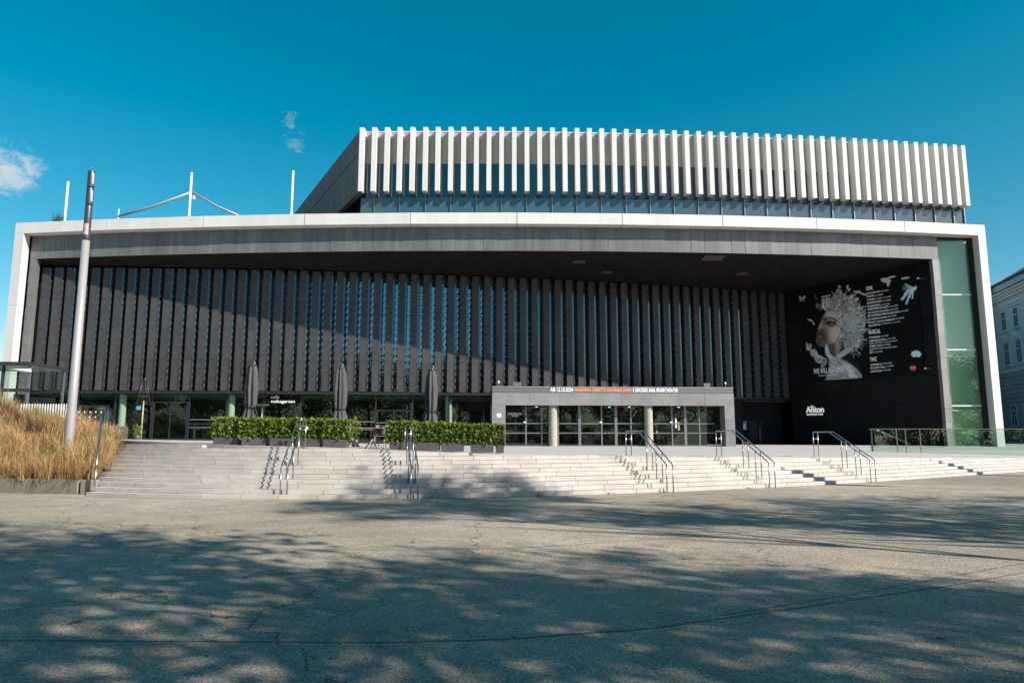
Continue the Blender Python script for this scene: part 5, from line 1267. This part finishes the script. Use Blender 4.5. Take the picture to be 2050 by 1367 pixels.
# return wing facing the viewer
MB().box(HX - 9, HX + .2, HY, HY + 6, 0, hz(596)).build('wing_wall', 'house_blue', house, ho); MB().box(HX - 9, HX + .2, HY - .5, HY + 6, hz(596), hz(577)).build('wing_cornice', 'house_trim', house, ho)
MB().box(HX - 9, HX - .6, HY - .12, HY - .001, 0, zbase - .3).build('wing_base', 'house_stone', house, ho)
for w_i, tc_ in enumerate((3.4, 7.2, 11.0)):
    for nm, v0, v1, hw in (('window', 668, 634, .62), ('window', 734, 696, .66)):
        fr = hslab(nm, tc_ - hw - .2, tc_ + hw + .2, hz(v0) - .15, hz(v1) + .2, .14, .001, 'house_trim')
        hslab('pane', tc_ - hw, tc_ - .05, hz(v0), hz(v0) + (hz(v1) - hz(v0)) * .62, .155, .142, 'facade_glass', fr); hslab('pane', tc_ + .05, tc_ + hw, hz(v0), hz(v0) + (hz(v1) - hz(v0)) * .62, .155, .142, 'facade_glass', fr)
        hslab('pane', tc_ - hw, tc_ - .05, hz(v0) + (hz(v1) - hz(v0)) * .67, hz(v1), .155, .142, 'facade_glass', fr); hslab('pane', tc_ + .05, tc_ + hw, hz(v0) + (hz(v1) - hz(v0)) * .67, hz(v1), .155, .142, 'facade_glass', fr)
        hslab('sill', tc_ - hw - .35, tc_ + hw + .35, hz(v0) - .32, hz(v0) - .152, .4, .001, 'house_trim', fr)
        if v0 == 734:
            hslab('lintel', tc_ - hw - .35, tc_ + hw + .35, hz(v1) + .22, hz(v1) + .6, .42, .001, 'house_trim', fr)
            z_ = hz(v1) + .62; a, b, m_ = hp(tc_ - hw - .5, .5), hp(tc_ + hw + .5, .5), hp(tc_, .5); a2, b2, m2 = hp(tc_ - hw - .5, .0), hp(tc_ + hw + .5, .0), hp(tc_, .0)
            MB().add([(*a, z_), (*b, z_), (*m_, z_ + .85), (*a2, z_), (*b2, z_), (*m2, z_ + .85)], [(0, 1, 2), (0, 2, 5, 3), (1, 4, 5, 2), (0, 3, 4, 1)]).build('pediment', 'house_trim', fr, ho)
    zc0, zc1 = hz(852), hz(824); hw = .75
    fr = hslab('arched_window', tc_ + .6 - hw - .3, tc_ + .6 + hw + .3, zc0 - .2, zc1 + .0, .2, .12, 'house_trim')
    pts = [(math.cos(a), math.sin(a)) for a in np.linspace(0, math.pi, 11)]; ar = MB()
    vs_ = [(*hp(tc_ + .6 - x * (hw + .3), .2), zc1 + y * (hw + .3)) for x, y in pts] + [(*hp(tc_ + .6 - x * (hw + .3), .12), zc1 + y * (hw + .3)) for x, y in pts]
    ar.add(vs_, [tuple(range(11))] + [(i, i + 11, i + 12, i + 1) for i in range(10)]); ar.build('arch', 'house_trim', fr, ho)
    vs_ = [(*hp(tc_ + .6 - x * hw, .215), zc1 + y * hw) for x, y in pts] + [(*hp(tc_ + .6 - hw, .215), zc0), (*hp(tc_ + .6 + hw, .215), zc0)]
    MB().add(vs_, [tuple(list(range(11)) + [11, 12])]).build('pane', 'facade_glass', fr, ho)
    hslab('mullion', tc_ + .55, tc_ + .65, zc0, zc1 + hw * .9, .24, .2, 'house_trim', fr); hslab('transom', tc_ + .6 - hw, tc_ + .6 + hw, zc1 - .1, zc1 + .06, .242, .2, 'house_trim', fr)

# ================================================================ TREES of the park behind and beside the viewer
def crown_points(n, rx, rz, seed, nclump=46, fill=.42):
    r_ = np.random.default_rng(seed); c = []
    while len(c) < nclump:
        p_ = r_.uniform(-1, 1, 3)
        if .25 < np.linalg.norm(p_) < 1: c.append(p_)
    c = np.array(c); per = n // nclump; out, tn = [], []
    for q_ in c:
        s_ = r_.uniform(.10, .24); out.append(q_ + r_.normal(0, 1, (per, 3)) * np.array((s_, s_, s_ * .6))); tn.append(np.clip(r_.normal(.45, .25, per), 0, 1))
    return np.concatenate(out) * np.array((rx, rx, rz)), np.concatenate(tn)
TV = []
for k_, (rx, rz, nn_, ncl) in enumerate(((4.6, 4.4, 4600, 52), (5.4, 5.0, 5600, 60), (3.8, 4.8, 4000, 44))):
    pts, tn = crown_points(nn_, rx, rz, 20 + k_, ncl)
    crown = leaf_mesh('crown_leaves', pts, .20, 'tree_leaf', tones=tn)
    tr = MB(); r_ = random.Random(k_); H = 6.2
    tr.tube([(0, 0, -.1), (.05, .03, 1.5), (.1, -.05, H * .6), (0, .1, H), (.1, 0, H + 3.5)], [.34, .27, .22, .18, .05], 10)
    for j in range(11):
        a = r_.uniform(0, 6.28); z_ = r_.uniform(H * .6, H + 2.0); l_ = r_.uniform(.55, .95) * rx
        tr.tube([(0, 0, z_), (math.cos(a) * l_ * .5, math.sin(a) * l_ * .5, z_ + l_ * .3), (math.cos(a) * l_, math.sin(a) * l_, z_ + l_ * .65)], [.12, .07, .025], 6)
    TV.append((crown, tr.mesh('trunk', 'bark'), H + rz * .72))
def tree(x, y, var, sc, rz, label, group, cs=None):
    t = thing('park_tree', label, 'tree', (x, y, 0), rz, group); cm, tm, hc = TV[var]
    a = link('trunk', tm, t); b = link('crown', cm, t); a.scale = (cs or sc, cs or sc, sc); b.scale = (cs or sc,) * 3; b.location = (0, 0, hc * sc)
    return t
# trees standing to the right of and behind the viewer; their shade falls at the listed plaza points
SHADE = [(-4.5, 6.6, 11, .95, 1), (-8.2, 12.0, 13, .6, 2), (-9.5, 8.0, 12, .8, 0), (1.5, 8.8, 12, .5, 0), (3.0, 5.6, 11, .7, 1), (6.5, 6.6, 10, .5, 2), (1.5, 16.6, 13, .5, 2), (7, 15.6, 12, .6, 0), (12.5, 16.5, 12, .65, 1), (-2.4, 20.0, 14, .5, 2), (-.5, 21.2, 14, .4, 0), (17, 19, 11, .5, 0), (-3.2, 17.4, 14, .36, 1)]
ox_, oy_ = -sun_dir.x / sun_dir.z, -sun_dir.y / sun_dir.z
for i, (sx_, sy_, h_, cs_, v_) in enumerate(SHADE):
    tree(sx_ - ox_ * h_, sy_ - oy_ * h_, v_, h_ / TV[v_][2], i * 1.3, 'leafy park tree out of view whose shadow dapples the plaza', 'trees shading the plaza', cs_)
for i in range(44):
    x = -100 + i * 5.4 + random.uniform(-1.5, 1.5); y = (-15 if i % 2 else -27) + random.uniform(-3, 3)
    if x > 12 and y > -22: y -= 10      # keeps the sun side of the square open
    tree(x, y, i % 3, random.uniform(1.15, 1.45), random.uniform(0, 6.28), 'tall park tree of the wood facing the theatre, seen only mirrored in its glass', 'park trees facing the theatre')
for i in range(36):  # out-of-view bushes added to block the bright horizon mirrored in the glass
    x = -110 + i * 7.6 + random.uniform(-1.5, 1.5); t = thing('filler_bush', 'dark bush added out of view to close the bright gap under the park trees in reflections', 'bush', (x, -38 + random.uniform(-3, 3), 0), random.uniform(0, 6.28), 'added bushes closing the gap under the park trees')
    b = link('foliage', TV[i % 3][0], t); b.location = (0, 0, 3.2); b.scale = (1.35, 1.0, 1.05)
# ================================================================ fallen leaves on the plaza and in the stair joints
lm = MB().add([(-.06, 0, .004), (0, -.035, .012), (.07, 0, .004), (0, .035, .014)], [(0, 1, 2), (0, 2, 3)]).mesh('leaf', 'leaf_litter')
LV = [(150, 1247, 1.3, 'curled brown leaf on the shaded plaza at lower left'), (52, 1161, 1.0, 'small dark leaf on the plaza near the left edge'), (295, 1051, 1.0, 'brown leaf on the plaza left of the tree shadow edge'), (826, 1086, .9, 'orange leaf in the middle of the plaza'), (1884, 1279, 1.0, 'brown leaf on the plaza at lower right'), (1631, 1018, .9, 'small brown leaf on the plaza before the right stairs'), (373, 1026, .8, 'tiny brown leaf on the plaza before the left stairs'), (1022, 1054, .8, 'small dark leaf on the plaza in the tree shade')]
for u, v, s_, lab in LV:
    p_ = PZ(u, v, 0); o = link('fallen_leaf', lm); o.location = (p_.x, p_.y, .004); o.scale = (s_,) * 3; o.rotation_euler = (random.uniform(-.3, .3) * 0, 0, random.uniform(0, 6)); tag(o, lab, 'leaf', 'fallen leaves on the plaza')
lt = MB()
for _ in range(170):
    u, v = random.uniform(-50, 2100), 1000 + 330 * random.random() ** 1.6; p_ = PZ(u, v, 0.003); a = random.uniform(0, 6.28); l_ = random.uniform(.012, .035)
    lt.add([(p_.x - l_ * math.cos(a), p_.y - l_ * math.sin(a), .003), (p_.x + l_ * .4 * math.sin(a), p_.y - l_ * .4 * math.cos(a), .008), (p_.x + l_ * math.cos(a), p_.y + l_ * math.sin(a), .004), (p_.x - l_ * .4 * math.sin(a), p_.y + l_ * .4 * math.cos(a), .009)], [(0, 1, 2, 3)])
tag(lt.build('leaf_litter', 'leaf_litter'), 'tiny leaf crumbs strewn over the plaza', 'litter', kind='stuff')
wd_ = [(545, 996), (575, 998), (640, 999), (1325, 986), (860, 998), (985, 997), (1080, 993), (1500, 978), (590, 999), (1225, 989)]
ws = MB()
for u, v in wd_:
    p_ = PZ(u, v, 0)
    for k_ in range(10): a = random.uniform(0, 6.28); q_ = Vector((p_.x + random.uniform(-.12, .12), p_.y - .02 + random.uniform(-.04, .02), .004)); d = Vector((math.cos(a) * .05, math.sin(a) * .03, random.uniform(.01, .06))); n_ = Vector((-math.sin(a), math.cos(a), 0)) * .015; ws.add([q_, q_ + d * .6 + n_, q_ + d, q_ + d * .6 - n_], [(0, 1, 2, 3)])
o = ws.build('joint_weeds', 'hedge_leaf'); tag(o, 'small weeds and litter in the joint at the foot of the stairs', 'weeds', kind='stuff')
